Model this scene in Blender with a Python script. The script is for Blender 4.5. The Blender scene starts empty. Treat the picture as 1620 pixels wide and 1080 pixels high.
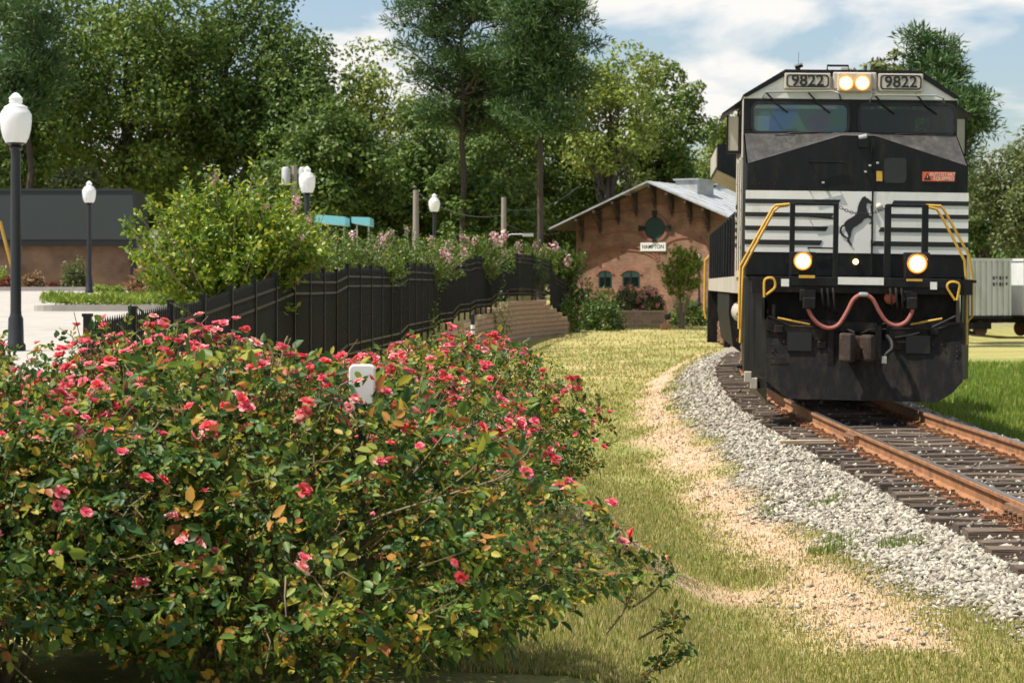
import bpy, bmesh, math, random
import numpy as np
from mathutils import Vector, Matrix
R = math.radians
rng = np.random.default_rng(11)
random.seed(11)
scene = bpy.context.scene
col = scene.collection

# ------------------------------------------------------------------ camera, sky, sun, exposure
CAMZ = 1.74
FPX = 3400.0            # focal length in pixels of the 1620 px wide photograph
HORIZON = 450.0
cd = bpy.data.cameras.new('camera'); cam = bpy.data.objects.new('camera', cd); col.objects.link(cam)
cam.location = (0, 0, CAMZ); cam.rotation_euler = (R(90), 0, 0)
cd.sensor_width = 36.0; cd.lens = FPX / 1620 * 36
cd.shift_y = -(540 - HORIZON) / 1620
cd.clip_start = 0.1; cd.clip_end = 4000
cd.dof.use_dof = True; cd.dof.focus_distance = 13.0; cd.dof.aperture_fstop = 8.0
scene.camera = cam

SUN_EL = 61.0
SUN_AZ = R(-103.0)        # from +Y towards +X: the sun stands to the left, a touch towards the camera
ts = Vector((math.sin(SUN_AZ) * math.cos(R(SUN_EL)), math.cos(SUN_AZ) * math.cos(R(SUN_EL)), math.sin(R(SUN_EL))))
sl = bpy.data.lights.new('sun', 'SUN'); sl.energy = 5.0; sl.angle = R(0.53); sl.color = (1.0, 0.95, 0.86)
so = bpy.data.objects.new('sun', sl); col.objects.link(so); so.rotation_euler = ts.to_track_quat('Z', 'Y').to_euler()

world = bpy.data.worlds.new('World'); scene.world = world; world.use_nodes = True
wn = world.node_tree.nodes; wl = world.node_tree.links
for n in list(wn): wn.remove(n)
wo = wn.new('ShaderNodeOutputWorld'); bg = wn.new('ShaderNodeBackground'); bg.inputs['Strength'].default_value = 0.10
sky = wn.new('ShaderNodeTexSky'); sky.sky_type = 'NISHITA'; sky.sun_disc = False
sky.sun_elevation = R(SUN_EL); sky.sun_rotation = SUN_AZ
sky.air_density = 1.0; sky.dust_density = 1.6; sky.ozone_density = 1.2
tc = wn.new('ShaderNodeTexCoord')
mp = wn.new('ShaderNodeMapping'); mp.inputs['Scale'].default_value = (8.5, 8.5, 26.0); mp.inputs['Location'].default_value = (2.1, 0.9, 0.35)
nz = wn.new('ShaderNodeTexNoise'); nz.inputs['Scale'].default_value = 1.0; nz.inputs['Detail'].default_value = 7.0
nz.inputs['Roughness'].default_value = 0.52; nz.inputs['Distortion'].default_value = 0.25
rp = wn.new('ShaderNodeValToRGB')
rp.color_ramp.elements[0].position = 0.49; rp.color_ramp.elements[0].color = (0, 0, 0, 1)
rp.color_ramp.elements[1].position = 0.60; rp.color_ramp.elements[1].color = (1, 1, 1, 1)
mx = wn.new('ShaderNodeMixRGB'); mx.inputs['Color2'].default_value = (6.6, 6.45, 6.2, 1)
wl.new(tc.outputs['Generated'], mp.inputs['Vector']); wl.new(mp.outputs['Vector'], nz.inputs['Vector'])
wl.new(nz.outputs['Fac'], rp.inputs['Fac']); wl.new(rp.outputs['Color'], mx.inputs['Fac'])
wl.new(sky.outputs['Color'], mx.inputs['Color1']); wl.new(mx.outputs['Color'], bg.inputs['Color'])
wl.new(bg.outputs['Background'], wo.inputs['Surface'])

scene.view_settings.view_transform = 'Standard'; scene.view_settings.look = 'None'
scene.view_settings.exposure = 0.6; scene.view_settings.gamma = 1.0
scene.view_settings.use_curve_mapping = False
scene.cycles.max_bounces = 6; scene.cycles.diffuse_bounces = 3; scene.cycles.transparent_max_bounces = 8
scene.cycles.sample_clamp_indirect = 6.0

# ------------------------------------------------------------------ helpers
def P(px, py, Y):
    """point of the photograph at a known distance Y"""
    return Vector(((px - 810) * Y / FPX, Y, CAMZ + (HORIZON - py) * Y / FPX))

def on_plane(M, px, py, yl):
    """photo pixel -> (x, z) on the plane y = yl of a thing with world matrix M"""
    Mi = M.inverted(); c = Mi @ Vector((0, 0, CAMZ))
    d = Mi.to_3x3() @ Vector(((px - 810) / FPX, 1, (HORIZON - py) / FPX))
    t = (yl - c.y) / d.y
    q = c + d * t
    return q.x, q.z

def tag(o, label=None, cat=None, group=None, kind=None):
    if label: o['label'] = label
    if cat: o['category'] = cat
    if group: o['group'] = group
    if kind: o['kind'] = kind
    return o

def empty(name, M, label, cat, group=None):
    o = bpy.data.objects.new(name, None); col.objects.link(o)
    o.matrix_world = M if isinstance(M, Matrix) else Matrix.Translation(M)
    o.empty_display_size = 0.3
    return tag(o, label, cat, group)

def place(name, mesh, parent=None, M=None):
    o = bpy.data.objects.new(name, mesh); col.objects.link(o)
    if parent is not None: o.parent = parent
    if M is not None: o.matrix_basis = M
    return o

def np_mesh(name, V, F, mat, smooth=False):
    """V (n,3); F list of int arrays (m,k)"""
    V = np.asarray(V, dtype=np.float32)
    F = [np.asarray(f, dtype=np.int32) for f in (F if isinstance(F, list) else [F]) if len(f)]
    me = bpy.data.meshes.new(name)
    me.vertices.add(len(V)); me.vertices.foreach_set('co', V.ravel())
    nl = sum(f.size for f in F); npoly = sum(len(f) for f in F)
    me.loops.add(nl); me.loops.foreach_set('vertex_index', np.concatenate([f.ravel() for f in F]))
    me.polygons.add(npoly)
    tot = np.concatenate([np.full(len(f), f.shape[1], dtype=np.int32) for f in F])
    st = np.concatenate([[0], np.cumsum(tot)[:-1]]).astype(np.int32)
    me.polygons.foreach_set('loop_start', st); me.polygons.foreach_set('loop_total', tot)
    if smooth: me.polygons.foreach_set('use_smooth', np.ones(npoly, dtype=bool))
    me.update(calc_edges=True); me.validate()
    if mat: me.materials.append(mat)
    return me

class MB:
    def __init__(s): s.v = []; s.f = []
    def add(s, vs, fs):
        b = len(s.v); s.v += [tuple(v) for v in vs]; s.f += [tuple(i + b for i in f) for f in fs]; return s
    def box(s, x0, x1, y0, y1, z0, z1):
        return s.add([(x0,y0,z0),(x1,y0,z0),(x1,y1,z0),(x0,y1,z0),(x0,y0,z1),(x1,y0,z1),(x1,y1,z1),(x0,y1,z1)],
                     [(0,3,2,1),(4,5,6,7),(0,1,5,4),(1,2,6,5),(2,3,7,6),(3,0,4,7)])
    def prism_y(s, pts, y0, y1):      # pts (x,z) counter-clockwise seen from the front (-y)
        n = len(pts)
        return s.add([(x,y0,z) for x,z in pts] + [(x,y1,z) for x,z in pts],
            [tuple(range(n)), tuple(range(2*n-1, n-1, -1))] + [(i, n+i, n+(i+1)%n, (i+1)%n) for i in range(n)])
    def prism_x(s, pts, x0, x1):      # pts (y,z)
        n = len(pts)
        return s.add([(x0,y,z) for y,z in pts] + [(x1,y,z) for y,z in pts],
            [tuple(range(n)), tuple(range(2*n-1, n-1, -1))] + [(i, n+i, n+(i+1)%n, (i+1)%n) for i in range(n)])
    def prism_z(s, pts, z0, z1):      # pts (x,y)
        n = len(pts)
        return s.add([(x,y,z0) for x,y in pts] + [(x,y,z1) for x,y in pts],
            [tuple(range(n-1,-1,-1)), tuple(range(n, 2*n))] + [(i, (i+1)%n, n+(i+1)%n, n+i) for i in range(n)])
    def tube(s, pts, r, n=8, r1=None, cap=True):
        pts = [Vector(p) for p in pts]; m = len(pts); b = len(s.v)
        prev = None
        for i, p in enumerate(pts):
            d = (pts[min(i+1, m-1)] - pts[max(i-1, 0)])
            d = d.normalized() if d.length > 1e-9 else Vector((0,0,1))
            if prev is None:
                a = d.orthogonal().normalized()
            else:
                a = prev - d * prev.dot(d)
                a = a.normalized() if a.length > 1e-6 else d.orthogonal().normalized()
            prev = a; c = d.cross(a)
            rr = r if r1 is None else r + (r1 - r) * i / max(1, m-1)
            if isinstance(r, (list, tuple)): rr = r[i]
            for k in range(n):
                t = 2*math.pi*k/n
                s.v.append(tuple(p + a*(rr*math.cos(t)) + c*(rr*math.sin(t))))
        for i in range(m-1):
            for k in range(n):
                s.f.append((b+i*n+k, b+i*n+(k+1)%n, b+(i+1)*n+(k+1)%n, b+(i+1)*n+k))
        if cap:
            s.f.append(tuple(b+k for k in range(n-1,-1,-1))); s.f.append(tuple(b+(m-1)*n+k for k in range(n)))
        return s
    def lathe(s, prof, c=(0,0,0), n=20, axis='z'):
        b = len(s.v); m = len(prof)
        for r, h in prof:
            for k in range(n):
                t = 2*math.pi*k/n
                x, y, z = r*math.cos(t), r*math.sin(t), h
                if axis == 'y': x, y, z = x, h, y
                if axis == 'x': x, y, z = h, x, y
                s.v.append((c[0]+x, c[1]+y, c[2]+z))
        for i in range(m-1):
            for k in range(n):
                s.f.append((b+i*n+k, b+i*n+(k+1)%n, b+(i+1)*n+(k+1)%n, b+(i+1)*n+k))
        s.f.append(tuple(b+k for k in range(n-1,-1,-1))); s.f.append(tuple(b+(m-1)*n+k for k in range(n)))
        return s
    def mesh(s, name, mat, smooth=False):
        me = bpy.data.meshes.new(name); me.from_pydata(s.v, [], s.f); me.update()
        bm = bmesh.new(); bm.from_mesh(me); bmesh.ops.recalc_face_normals(bm, faces=bm.faces)
        if smooth:
            for f in bm.faces: f.smooth = True
            for e in bm.edges:
                if len(e.link_faces) == 2 and e.calc_face_angle(0) > 0.7: e.smooth = False
        bm.to_mesh(me); bm.free()
        if mat: me.materials.append(mat)
        return me
    def build(s, name, mat, parent=None, smooth=False, bevel=0.0, M=None):
        o = place(name, s.mesh(name, mat, smooth), parent, M)
        if bevel:
            m = o.modifiers.new('bevel', 'BEVEL'); m.width = bevel; m.segments = 2; m.limit_method = 'ANGLE'; m.angle_limit = R(40)
        return o

def rrect(x0, x1, z0, z1, r, n=4):
    pts = []
    for cx, cz, a0 in ((x1-r, z0+r, -90), (x1-r, z1-r, 0), (x0+r, z1-r, 90), (x0+r, z0+r, 180)):
        for k in range(n+1):
            t = R(a0 + 90*k/n); pts.append((cx + r*math.cos(t), cz + r*math.sin(t)))
    return pts

def circle(cx, cz, r, n=24):
    return [(cx + r*math.cos(2*math.pi*k/n), cz + r*math.sin(2*math.pi*k/n)) for k in range(n)]

# text as a thin flat mesh in the x-z plane (front towards -y)
def text_mesh(txt, size, mat, depth=0.003, bold=0.0, xs=1.0):
    c = bpy.data.curves.new('lettering', 'FONT'); c.body = txt; c.size = size; c.align_x = 'CENTER'; c.align_y = 'CENTER'
    c.extrude = depth; c.offset = bold; c.resolution_u = 3
    o = bpy.data.objects.new('lettering', c); col.objects.link(o)
    dg = bpy.context.evaluated_depsgraph_get(); me = bpy.data.meshes.new_from_object(o.evaluated_get(dg))
    bpy.data.objects.remove(o); bpy.data.curves.remove(c)
    me.transform(Matrix.Rotation(R(90), 4, 'X') @ Matrix.Diagonal((xs, 1, 1, 1)))
    me.materials.clear(); me.materials.append(mat); me.name = 'lettering'
    return me

# ------------------------------------------------------------------ materials
def pmat(name, color, rough=0.6, metal=0.0, var=0.12, scale=6.0, bump=0.0, bscale=40.0, color2=None, pscale=1.5, patch=(0.5, 0.62),
         coord='Object', stretch=(1,1,1), rand=0.0, spec=0.5):
    m = bpy.data.materials.new(name); m.use_nodes = True
    n = m.node_tree.nodes; l = m.node_tree.links; b = n['Principled BSDF']
    b.inputs['Roughness'].default_value = rough; b.inputs['Metallic'].default_value = metal
    b.inputs['Specular IOR Level'].default_value = spec
    t = n.new('ShaderNodeTexCoord'); mpn = n.new('ShaderNodeMapping'); mpn.inputs['Scale'].default_value = stretch
    l.new(t.outputs[coord], mpn.inputs['Vector'])
    nn = n.new('ShaderNodeTexNoise'); nn.inputs['Scale'].default_value = scale; nn.inputs['Detail'].default_value = 6.0
    nn.inputs['Roughness'].default_value = 0.65
    l.new(mpn.outputs['Vector'], nn.inputs['Vector'])
    r = n.new('ShaderNodeMapRange'); r.inputs['From Min'].default_value = 0.25; r.inputs['From Max'].default_value = 0.75
    r.inputs['To Min'].default_value = 1 - var; r.inputs['To Max'].default_value = 1 + var
    l.new(nn.outputs['Fac'], r.inputs['Value'])
    base = n.new('ShaderNodeMixRGB'); base.inputs['Color1'].default_value = (*color, 1); base.inputs['Fac'].default_value = 0
    if color2:
        base.inputs['Color2'].default_value = (*color2, 1)
        n2 = n.new('ShaderNodeTexNoise'); n2.inputs['Scale'].default_value = pscale; n2.inputs['Detail'].default_value = 8.0
        n2.inputs['Roughness'].default_value = 0.7
        l.new(mpn.outputs['Vector'], n2.inputs['Vector'])
        rr = n.new('ShaderNodeMapRange'); rr.inputs['From Min'].default_value = patch[0]; rr.inputs['From Max'].default_value = patch[1]
        l.new(n2.outputs['Fac'], rr.inputs['Value']); l.new(rr.outputs['Result'], base.inputs['Fac'])
    mul = n.new('ShaderNodeVectorMath'); mul.operation = 'SCALE'
    l.new(base.outputs['Color'], mul.inputs[0])
    src = r.outputs['Result']
    if rand:
        oi = n.new('ShaderNodeObjectInfo'); r2 = n.new('ShaderNodeMapRange')
        r2.inputs['To Min'].default_value = 1 - rand; r2.inputs['To Max'].default_value = 1 + rand
        l.new(oi.outputs['Random'], r2.inputs['Value'])
        mm = n.new('ShaderNodeMath'); mm.operation = 'MULTIPLY'
        l.new(src, mm.inputs[0]); l.new(r2.outputs['Result'], mm.inputs[1]); src = mm.outputs['Value']
    l.new(src, mul.inputs['Scale']); l.new(mul.outputs['Vector'], b.inputs['Base Color'])
    if bump:
        n3 = n.new('ShaderNodeTexNoise'); n3.inputs['Scale'].default_value = bscale; n3.inputs['Detail'].default_value = 5.0
        l.new(mpn.outputs['Vector'], n3.inputs['Vector'])
        bp = n.new('ShaderNodeBump'); bp.inputs['Strength'].default_value = bump; bp.inputs['Distance'].default_value = 0.02
        l.new(n3.outputs['Fac'], bp.inputs['Height']); l.new(bp.outputs['Normal'], b.inputs['Normal'])
    return m

def leafmat(name, stops, trans=0.35, rough=0.45, spec=0.35, interp='LINEAR', rand_obj=False):
    m = bpy.data.materials.new(name); m.use_nodes = True
    n = m.node_tree.nodes; l = m.node_tree.links; b = n['Principled BSDF']; out = n['Material Output']
    b.inputs['Roughness'].default_value = rough; b.inputs['Specular IOR Level'].default_value = spec
    rp = n.new('ShaderNodeValToRGB'); cr = rp.color_ramp; cr.interpolation = interp
    cr.elements[0].position = stops[0][0]; cr.elements[0].color = (*stops[0][1], 1)
    cr.elements[1].position = stops[-1][0]; cr.elements[1].color = (*stops[-1][1], 1)
    for p, c in stops[1:-1]:
        e = cr.elements.new(p); e.color = (*c, 1)
    if rand_obj:
        oi = n.new('ShaderNodeObjectInfo'); l.new(oi.outputs['Random'], rp.inputs['Fac'])
    else:
        g = n.new('ShaderNodeNewGeometry'); l.new(g.outputs['Random Per Island'], rp.inputs['Fac'])
    l.new(rp.outputs['Color'], b.inputs['Base Color'])
    tr = n.new('ShaderNodeBsdfTranslucent'); l.new(rp.outputs['Color'], tr.inputs['Color'])
    ms = n.new('ShaderNodeMixShader'); ms.inputs['Fac'].default_value = trans
    l.new(b.outputs['BSDF'], ms.inputs[1]); l.new(tr.outputs['BSDF'], ms.inputs[2]); l.new(ms.outputs['Shader'], out.inputs['Surface'])
    return m

def emat(name, color, strength):
    m = bpy.data.materials.new(name); m.use_nodes = True
    b = m.node_tree.nodes['Principled BSDF']; b.inputs['Base Color'].default_value = (*color, 1)
    b.inputs['Emission Color'].default_value = (*color, 1); b.inputs['Emission Strength'].default_value = strength
    return m

def glassmat(name, tint, alpha, rough=0.04):
    m = bpy.data.materials.new(name); m.use_nodes = True
    n = m.node_tree.nodes; l = m.node_tree.links; out = n['Material Output']; b = n['Principled BSDF']
    b.inputs['Base Color'].default_value = (*tint, 1); b.inputs['Roughness'].default_value = rough; b.inputs['Specular IOR Level'].default_value = 0.9
    tp = n.new('ShaderNodeBsdfTransparent'); tp.inputs['Color'].default_value = (0.75, 0.82, 0.8, 1)
    ms = n.new('ShaderNodeMixShader'); ms.inputs['Fac'].default_value = alpha
    l.new(tp.outputs['BSDF'], ms.inputs[1]); l.new(b.outputs['BSDF'], ms.inputs[2]); l.new(ms.outputs['Shader'], out.inputs['Surface'])
    return m

def brickmat(name, c1, c2, mortar, scale=1.0, bw=0.22, rh=0.075, ms=0.012):
    m = bpy.data.materials.new(name); m.use_nodes = True
    n = m.node_tree.nodes; l = m.node_tree.links; b = n['Principled BSDF']; b.inputs['Roughness'].default_value = 0.85
    t = n.new('ShaderNodeTexCoord'); sp = n.new('ShaderNodeSeparateXYZ'); cb = n.new('ShaderNodeCombineXYZ')
    l.new(t.outputs['Object'], sp.inputs['Vector'])
    ad = n.new('ShaderNodeMath'); ad.operation = 'ADD'; l.new(sp.outputs['X'], ad.inputs[0]); l.new(sp.outputs['Y'], ad.inputs[1])
    l.new(ad.outputs['Value'], cb.inputs['X']); l.new(sp.outputs['Z'], cb.inputs['Y'])
    bt = n.new('ShaderNodeTexBrick'); bt.inputs['Scale'].default_value = scale
    bt.inputs['Brick Width'].default_value = bw; bt.inputs['Row Height'].default_value = rh; bt.inputs['Mortar Size'].default_value = ms
    bt.inputs['Color1'].default_value = (*c1, 1); bt.inputs['Color2'].default_value = (*c2, 1); bt.inputs['Mortar'].default_value = (*mortar, 1)
    l.new(cb.outputs['Vector'], bt.inputs['Vector'])
    nn = n.new('ShaderNodeTexNoise'); nn.inputs['Scale'].default_value = 1.3; nn.inputs['Detail'].default_value = 7
    l.new(t.outputs['Object'], nn.inputs['Vector'])
    r = n.new('ShaderNodeMapRange'); r.inputs['From Min'].default_value = .3; r.inputs['From Max'].default_value = .7
    r.inputs['To Min'].default_value = .62; r.inputs['To Max'].default_value = 1.28; l.new(nn.outputs['Fac'], r.inputs['Value'])
    mul = n.new('ShaderNodeVectorMath'); mul.operation = 'SCALE'; l.new(bt.outputs['Color'], mul.inputs[0]); l.new(r.outputs['Result'], mul.inputs['Scale'])
    l.new(mul.outputs['Vector'], b.inputs['Base Color'])
    bp = n.new('ShaderNodeBump'); bp.inputs['Strength'].default_value = 0.4; bp.inputs['Distance'].default_value = 0.01; bp.invert = True
    l.new(bt.outputs['Fac'], bp.inputs['Height']); l.new(bp.outputs['Normal'], b.inputs['Normal'])
    return m

M_ = {}
M_['black'] = pmat('black_paint', (0.006, 0.0065, 0.0075), 0.38, var=0.4, scale=5, color2=(0.022, 0.019, 0.016), pscale=2.6, patch=(0.5, 0.75), bump=0.06, bscale=8, spec=0.28, stretch=(2.5, 1, 0.7))
M_['sooty'] = pmat('sooty_black', (0.007, 0.0065, 0.006), 0.6, spec=0.25, var=0.5, scale=9, color2=(0.038, 0.027, 0.018), pscale=2.2, patch=(0.46, 0.74), bump=0.25, bscale=12, stretch=(1.6, 1, 0.6))
M_['nosetop'] = pmat('nose_top_grey', (0.035, 0.033, 0.031), 0.65, spec=0.3, var=0.35, scale=7, color2=(0.085, 0.076, 0.066), pscale=2.4, patch=(0.45, 0.75), stretch=(3, 1, 1))  # lightness of the sunlit nose slopes put into the colour
M_['lwhite'] = pmat('loco_white', (0.74, 0.73, 0.68), 0.4, var=0.06, scale=3, color2=(0.5, 0.46, 0.38), pscale=2.5, patch=(0.56, 0.8), stretch=(1, 1, 0.35))
M_['warm_grey'] = pmat('warm_grey_side', (0.42, 0.38, 0.31), 0.6, var=0.2, scale=3, color2=(0.22, 0.19, 0.15), pscale=2.5, patch=(0.5, 0.75), stretch=(1, 1, 0.3))  # pale warm grey with darker brownish patches drawn out vertically
M_['yellow'] = pmat('yellow_paint', (0.58, 0.33, 0.045), 0.45, var=0.15, scale=12, color2=(0.35, 0.22, 0.06), pscale=8, patch=(0.55, 0.75))
M_['rubber'] = pmat('red_rubber', (0.30, 0.09, 0.07), 0.6, var=0.15, scale=14)
M_['redlid'] = pmat('red_lid', (0.40, 0.08, 0.04), 0.6, var=0.2, scale=14)
M_['rust'] = pmat('rusty_steel', (0.20, 0.10, 0.05), 0.85, var=0.35, scale=8, color2=(0.11, 0.055, 0.03), pscale=4, bump=0.3, bscale=30)
M_['railrust'] = pmat('rail_rust', (0.29, 0.13, 0.05), 0.85, var=0.35, scale=7, color2=(0.13, 0.06, 0.033), pscale=2.6, patch=(.45, .7), bump=0.15, bscale=25)
M_['railtop'] = pmat('worn_rail_head', (0.26, 0.22, 0.19), 0.32, metal=0.8, var=0.2, scale=6)
M_['coupler'] = pmat('coupler_steel', (0.035, 0.025, 0.02), 0.8, spec=0.25, var=0.4, scale=9, color2=(0.075, 0.048, 0.03), pscale=5, bump=0.3)
M_['label'] = pmat('white_label', (0.72, 0.71, 0.66), 0.55, var=0.08, scale=9)
M_['numberboard'] = pmat('number_board', (0.50, 0.45, 0.37), 0.4, var=0.08, scale=6)
M_['ink'] = pmat('black_lettering', (0.010, 0.010, 0.011), 0.5, var=0.1)
M_['orange'] = pmat('orange_sticker', (0.60, 0.11, 0.035), 0.5, var=0.08)
M_['decal'] = pmat('pale_lettering', (0.75, 0.6, 0.5), 0.5, var=0.05)
M_['chrome'] = pmat('bright_metal', (0.6, 0.6, 0.58), 0.3, metal=0.8, var=0.08)
M_['glass'] = glassmat('cab_glass', (0.012, 0.016, 0.016), 0.45)
M_['glassblue'] = glassmat('reflection_cab_glass', (0.05, 0.12, 0.16), 0.72)
M_['interior'] = pmat('cab_interior', (0.10, 0.09, 0.08), 0.8, var=0.2)
M_['headlamp'] = emat('lit_headlamp', (1.0, 0.88, 0.62), 9.0)
M_['headedge'] = emat('lamp_edge_glow', (1.0, 0.58, 0.16), 1.7)
M_['headring'] = emat('lamp_halo_glow', (0.9, 0.30, 0.05), 0.45)  # orange halo around the lamps, painted as a faintly glowing rim
M_['marker'] = emat('lit_marker', (1.0, 0.55, 0.25), 3.0)
M_['blackfence'] = pmat('black_powder_coat', (0.007, 0.007, 0.007), 0.4, var=0.1, spec=0.3)
M_['pole'] = pmat('black_lamp_pole', (0.016, 0.017, 0.018), 0.35, var=0.15)
M_['wood'] = pmat('weathered_tie_wood', (0.105, 0.075, 0.052), 0.9, var=0.5, scale=9, stretch=(0.5, 7, 7), color2=(0.035, 0.026, 0.02), pscale=3.5, patch=(0.5, 0.65), bump=0.8, bscale=10, rand=0.45)
M_['pole_wood'] = pmat('grey_pole_wood', (0.26, 0.23, 0.2), 0.9, var=0.25, scale=6, stretch=(6, 6, 0.5))
M_['stone'] = pmat('ballast_stone', (0.48, 0.46, 0.41), 0.85, var=0.3, scale=9, coord='Object')
M_['block'] = pmat('retaining_block', (0.40, 0.26, 0.165), 0.9, var=0.25, scale=14, bump=0.5, bscale=40, rand=0.14)
M_['capblock'] = pmat('retaining_cap', (0.50, 0.36, 0.24), 0.9, var=0.2, scale=14, bump=0.4, bscale=40, rand=0.1)
M_['concrete'] = pmat('pale_concrete', (0.36, 0.33, 0.29), 0.85, var=0.14, scale=3, color2=(0.28, 0.25, 0.22), pscale=0.5, patch=(0.5, 0.7), bump=0.1)
M_['kerb'] = pmat('kerb_concrete', (0.34, 0.31, 0.28), 0.85, var=0.15, scale=5)
M_['brick'] = brickmat('depot_brick', (0.30, 0.125, 0.072), (0.16, 0.062, 0.038), (0.30, 0.20, 0.14), ms=0.016)
M_['brickdark'] = pmat('depot_arch_brick', (0.26, 0.11, 0.07), 0.85, var=0.25, scale=10)
M_['tinroof'] = pmat('pale_metal_roof', (0.40, 0.42, 0.43), 0.5, metal=0.0, var=0.12, scale=2, color2=(0.30, 0.29, 0.28), pscale=1.2)
M_['soffit'] = pmat('dark_eave_wood', (0.055, 0.035, 0.028), 0.8, var=0.2)
M_['dkgreen'] = pmat('dark_green_wood', (0.018, 0.05, 0.042), 0.5, var=0.15)
M_['mansard'] = pmat('dark_mansard', (0.022, 0.030, 0.027), 0.6, var=0.12, scale=3, stretch=(4, 4, 0.3))
M_['tanbrick'] = brickmat('tan_brick', (0.25, 0.15, 0.10), (0.22, 0.13, 0.085), (0.25, 0.17, 0.12))
M_['darkvoid'] = pmat('dark_opening', (0.01, 0.01, 0.01), 0.5)
M_['white'] = pmat('white_paint', (0.78, 0.78, 0.75), 0.5, var=0.05)
M_['teal'] = pmat('teal_canopy', (0.20, 0.55, 0.60), 0.5, var=0.05)
M_['carwhite'] = pmat('hopper_white', (0.62, 0.63, 0.62), 0.6, var=0.1, scale=3, color2=(0.42, 0.42, 0.40), pscale=1.2, patch=(.5, .75), stretch=(1, 1, .3))
M_['rosecane'] = pmat('rose_cane', (0.17, 0.14, 0.06), 0.7, var=0.4, scale=14, color2=(0.09, 0.045, 0.03), pscale=5)
M_['bark'] = pmat('tree_bark', (0.06, 0.045, 0.035), 0.9, var=0.3, scale=5, stretch=(3, 3, 0.5), bump=0.5, bscale=12)
M_['palebark'] = pmat('pale_bark', (0.24, 0.18, 0.13), 0.8, var=0.3, scale=6, stretch=(3, 3, 0.5))
M_['wire'] = pmat('wire', (0.05, 0.05, 0.05), 0.5)
M_['galv'] = pmat('galvanised_grey', (0.42, 0.43, 0.44), 0.5, var=0.1)
g = bpy.data.materials.new('lamp_globe'); g.use_nodes = True; M_['globe'] = g
gb = g.node_tree.nodes['Principled BSDF']; gb.inputs['Base Color'].default_value = (0.93, 0.93, 0.92, 1); gb.inputs['Roughness'].default_value = 0.22
gt = g.node_tree.nodes.new('ShaderNodeBsdfTranslucent'); gt.inputs['Color'].default_value = (0.9, 0.9, 0.88, 1)
gm = g.node_tree.nodes.new('ShaderNodeMixShader'); gm.inputs['Fac'].default_value = 0.3
gw = g.node_tree.nodes.new('ShaderNodeTexWave'); gw.wave_type = 'BANDS'; gw.bands_direction = 'X'
g.node_tree.links.new(gb.outputs['BSDF'], gm.inputs[1]); g.node_tree.links.new(gt.outputs['BSDF'], gm.inputs[2])
gtp = g.node_tree.nodes.new('ShaderNodeBsdfTransparent'); gm2 = g.node_tree.nodes.new('ShaderNodeMixShader'); gm2.inputs['Fac'].default_value = 0.22
g.node_tree.links.new(gm.outputs['Shader'], gm2.inputs[1]); g.node_tree.links.new(gtp.outputs['BSDF'], gm2.inputs[2])
g.node_tree.links.new(gm2.outputs['Shader'], g.node_tree.nodes['Material Output'].inputs['Surface'])

# foliage
M_['rose_leaf'] = leafmat('rose_leaf', [(0, (0.030, 0.066, 0.016)), (.35, (0.06, 0.125, 0.026)), (.60, (0.13, 0.20, 0.032)), (.76, (0.26, 0.30, 0.045)),
                          (.87, (0.42, 0.36, 0.05)), (.93, (0.46, 0.24, 0.04)), (.97, (0.34, 0.11, 0.045)), (1, (0.15, 0.065, 0.035))], trans=0.40, rough=0.48, spec=0.3)
M_['rose_spray'] = leafmat('rose_leaf_spray', [(0, (0.036, 0.09, 0.034)), (.45, (0.07, 0.16, 0.04)), (.70, (0.17, 0.25, 0.04)), (.84, (0.34, 0.34, 0.04)),
                          (.93, (0.52, 0.32, 0.04)), (1, (0.38, 0.13, 0.05))], trans=0.38, rough=0.45, spec=0.35, rand_obj=True)
M_['petal_red'] = leafmat('coral_petal', [(0, (0.74, 0.055, 0.075)), (.5, (0.84, 0.11, 0.13)), (1, (0.90, 0.22, 0.23))], trans=0.3, rough=0.5, spec=0.2)
M_['petal_pink'] = leafmat('pink_petal', [(0, (0.80, 0.09, 0.15)), (.5, (0.86, 0.19, 0.25)), (1, (0.90, 0.42, 0.44))], trans=0.3, rough=0.5, spec=0.2)
M_['petal_pale'] = leafmat('pale_petal', [(0, (0.80, 0.18, 0.20)), (.5, (0.86, 0.36, 0.34)), (1, (0.90, 0.62, 0.55))], trans=0.3, rough=0.5, spec=0.2)
M_['spent'] = leafmat('spent_sepals', [(0, (0.55, 0.5, 0.38)), (1, (0.36, 0.26, 0.16))], trans=0.2)
def tl(name, a, b, c, trans=0.3): return leafmat(name, [(0, a), (.5, b), (1, c)], trans=trans, rough=0.5, spec=0.3)
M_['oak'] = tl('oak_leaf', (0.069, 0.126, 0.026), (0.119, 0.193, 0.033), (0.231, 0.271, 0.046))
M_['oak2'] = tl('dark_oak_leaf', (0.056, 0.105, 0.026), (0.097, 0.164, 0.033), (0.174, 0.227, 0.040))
M_['ash'] = tl('yellowish_leaf', (0.114, 0.174, 0.037), (0.208, 0.271, 0.046), (0.345, 0.359, 0.065))
M_['pine'] = tl('pine_needle', (0.042, 0.090, 0.031), (0.069, 0.136, 0.044), (0.125, 0.190, 0.054), 0.15)
M_['willow'] = tl('olive_leaf', (0.072, 0.102, 0.036), (0.120, 0.156, 0.048), (0.204, 0.216, 0.072))
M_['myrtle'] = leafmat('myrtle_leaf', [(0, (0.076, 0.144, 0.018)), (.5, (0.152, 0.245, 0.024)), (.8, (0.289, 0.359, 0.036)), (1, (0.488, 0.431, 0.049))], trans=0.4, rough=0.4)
M_['myrtle2'] = leafmat('dark_myrtle_leaf', [(0, (0.045, 0.094, 0.017)), (.6, (0.091, 0.159, 0.022)), (.9, (0.183, 0.245, 0.031)), (1, (0.335, 0.273, 0.036))], trans=0.35, rough=0.4)
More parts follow.
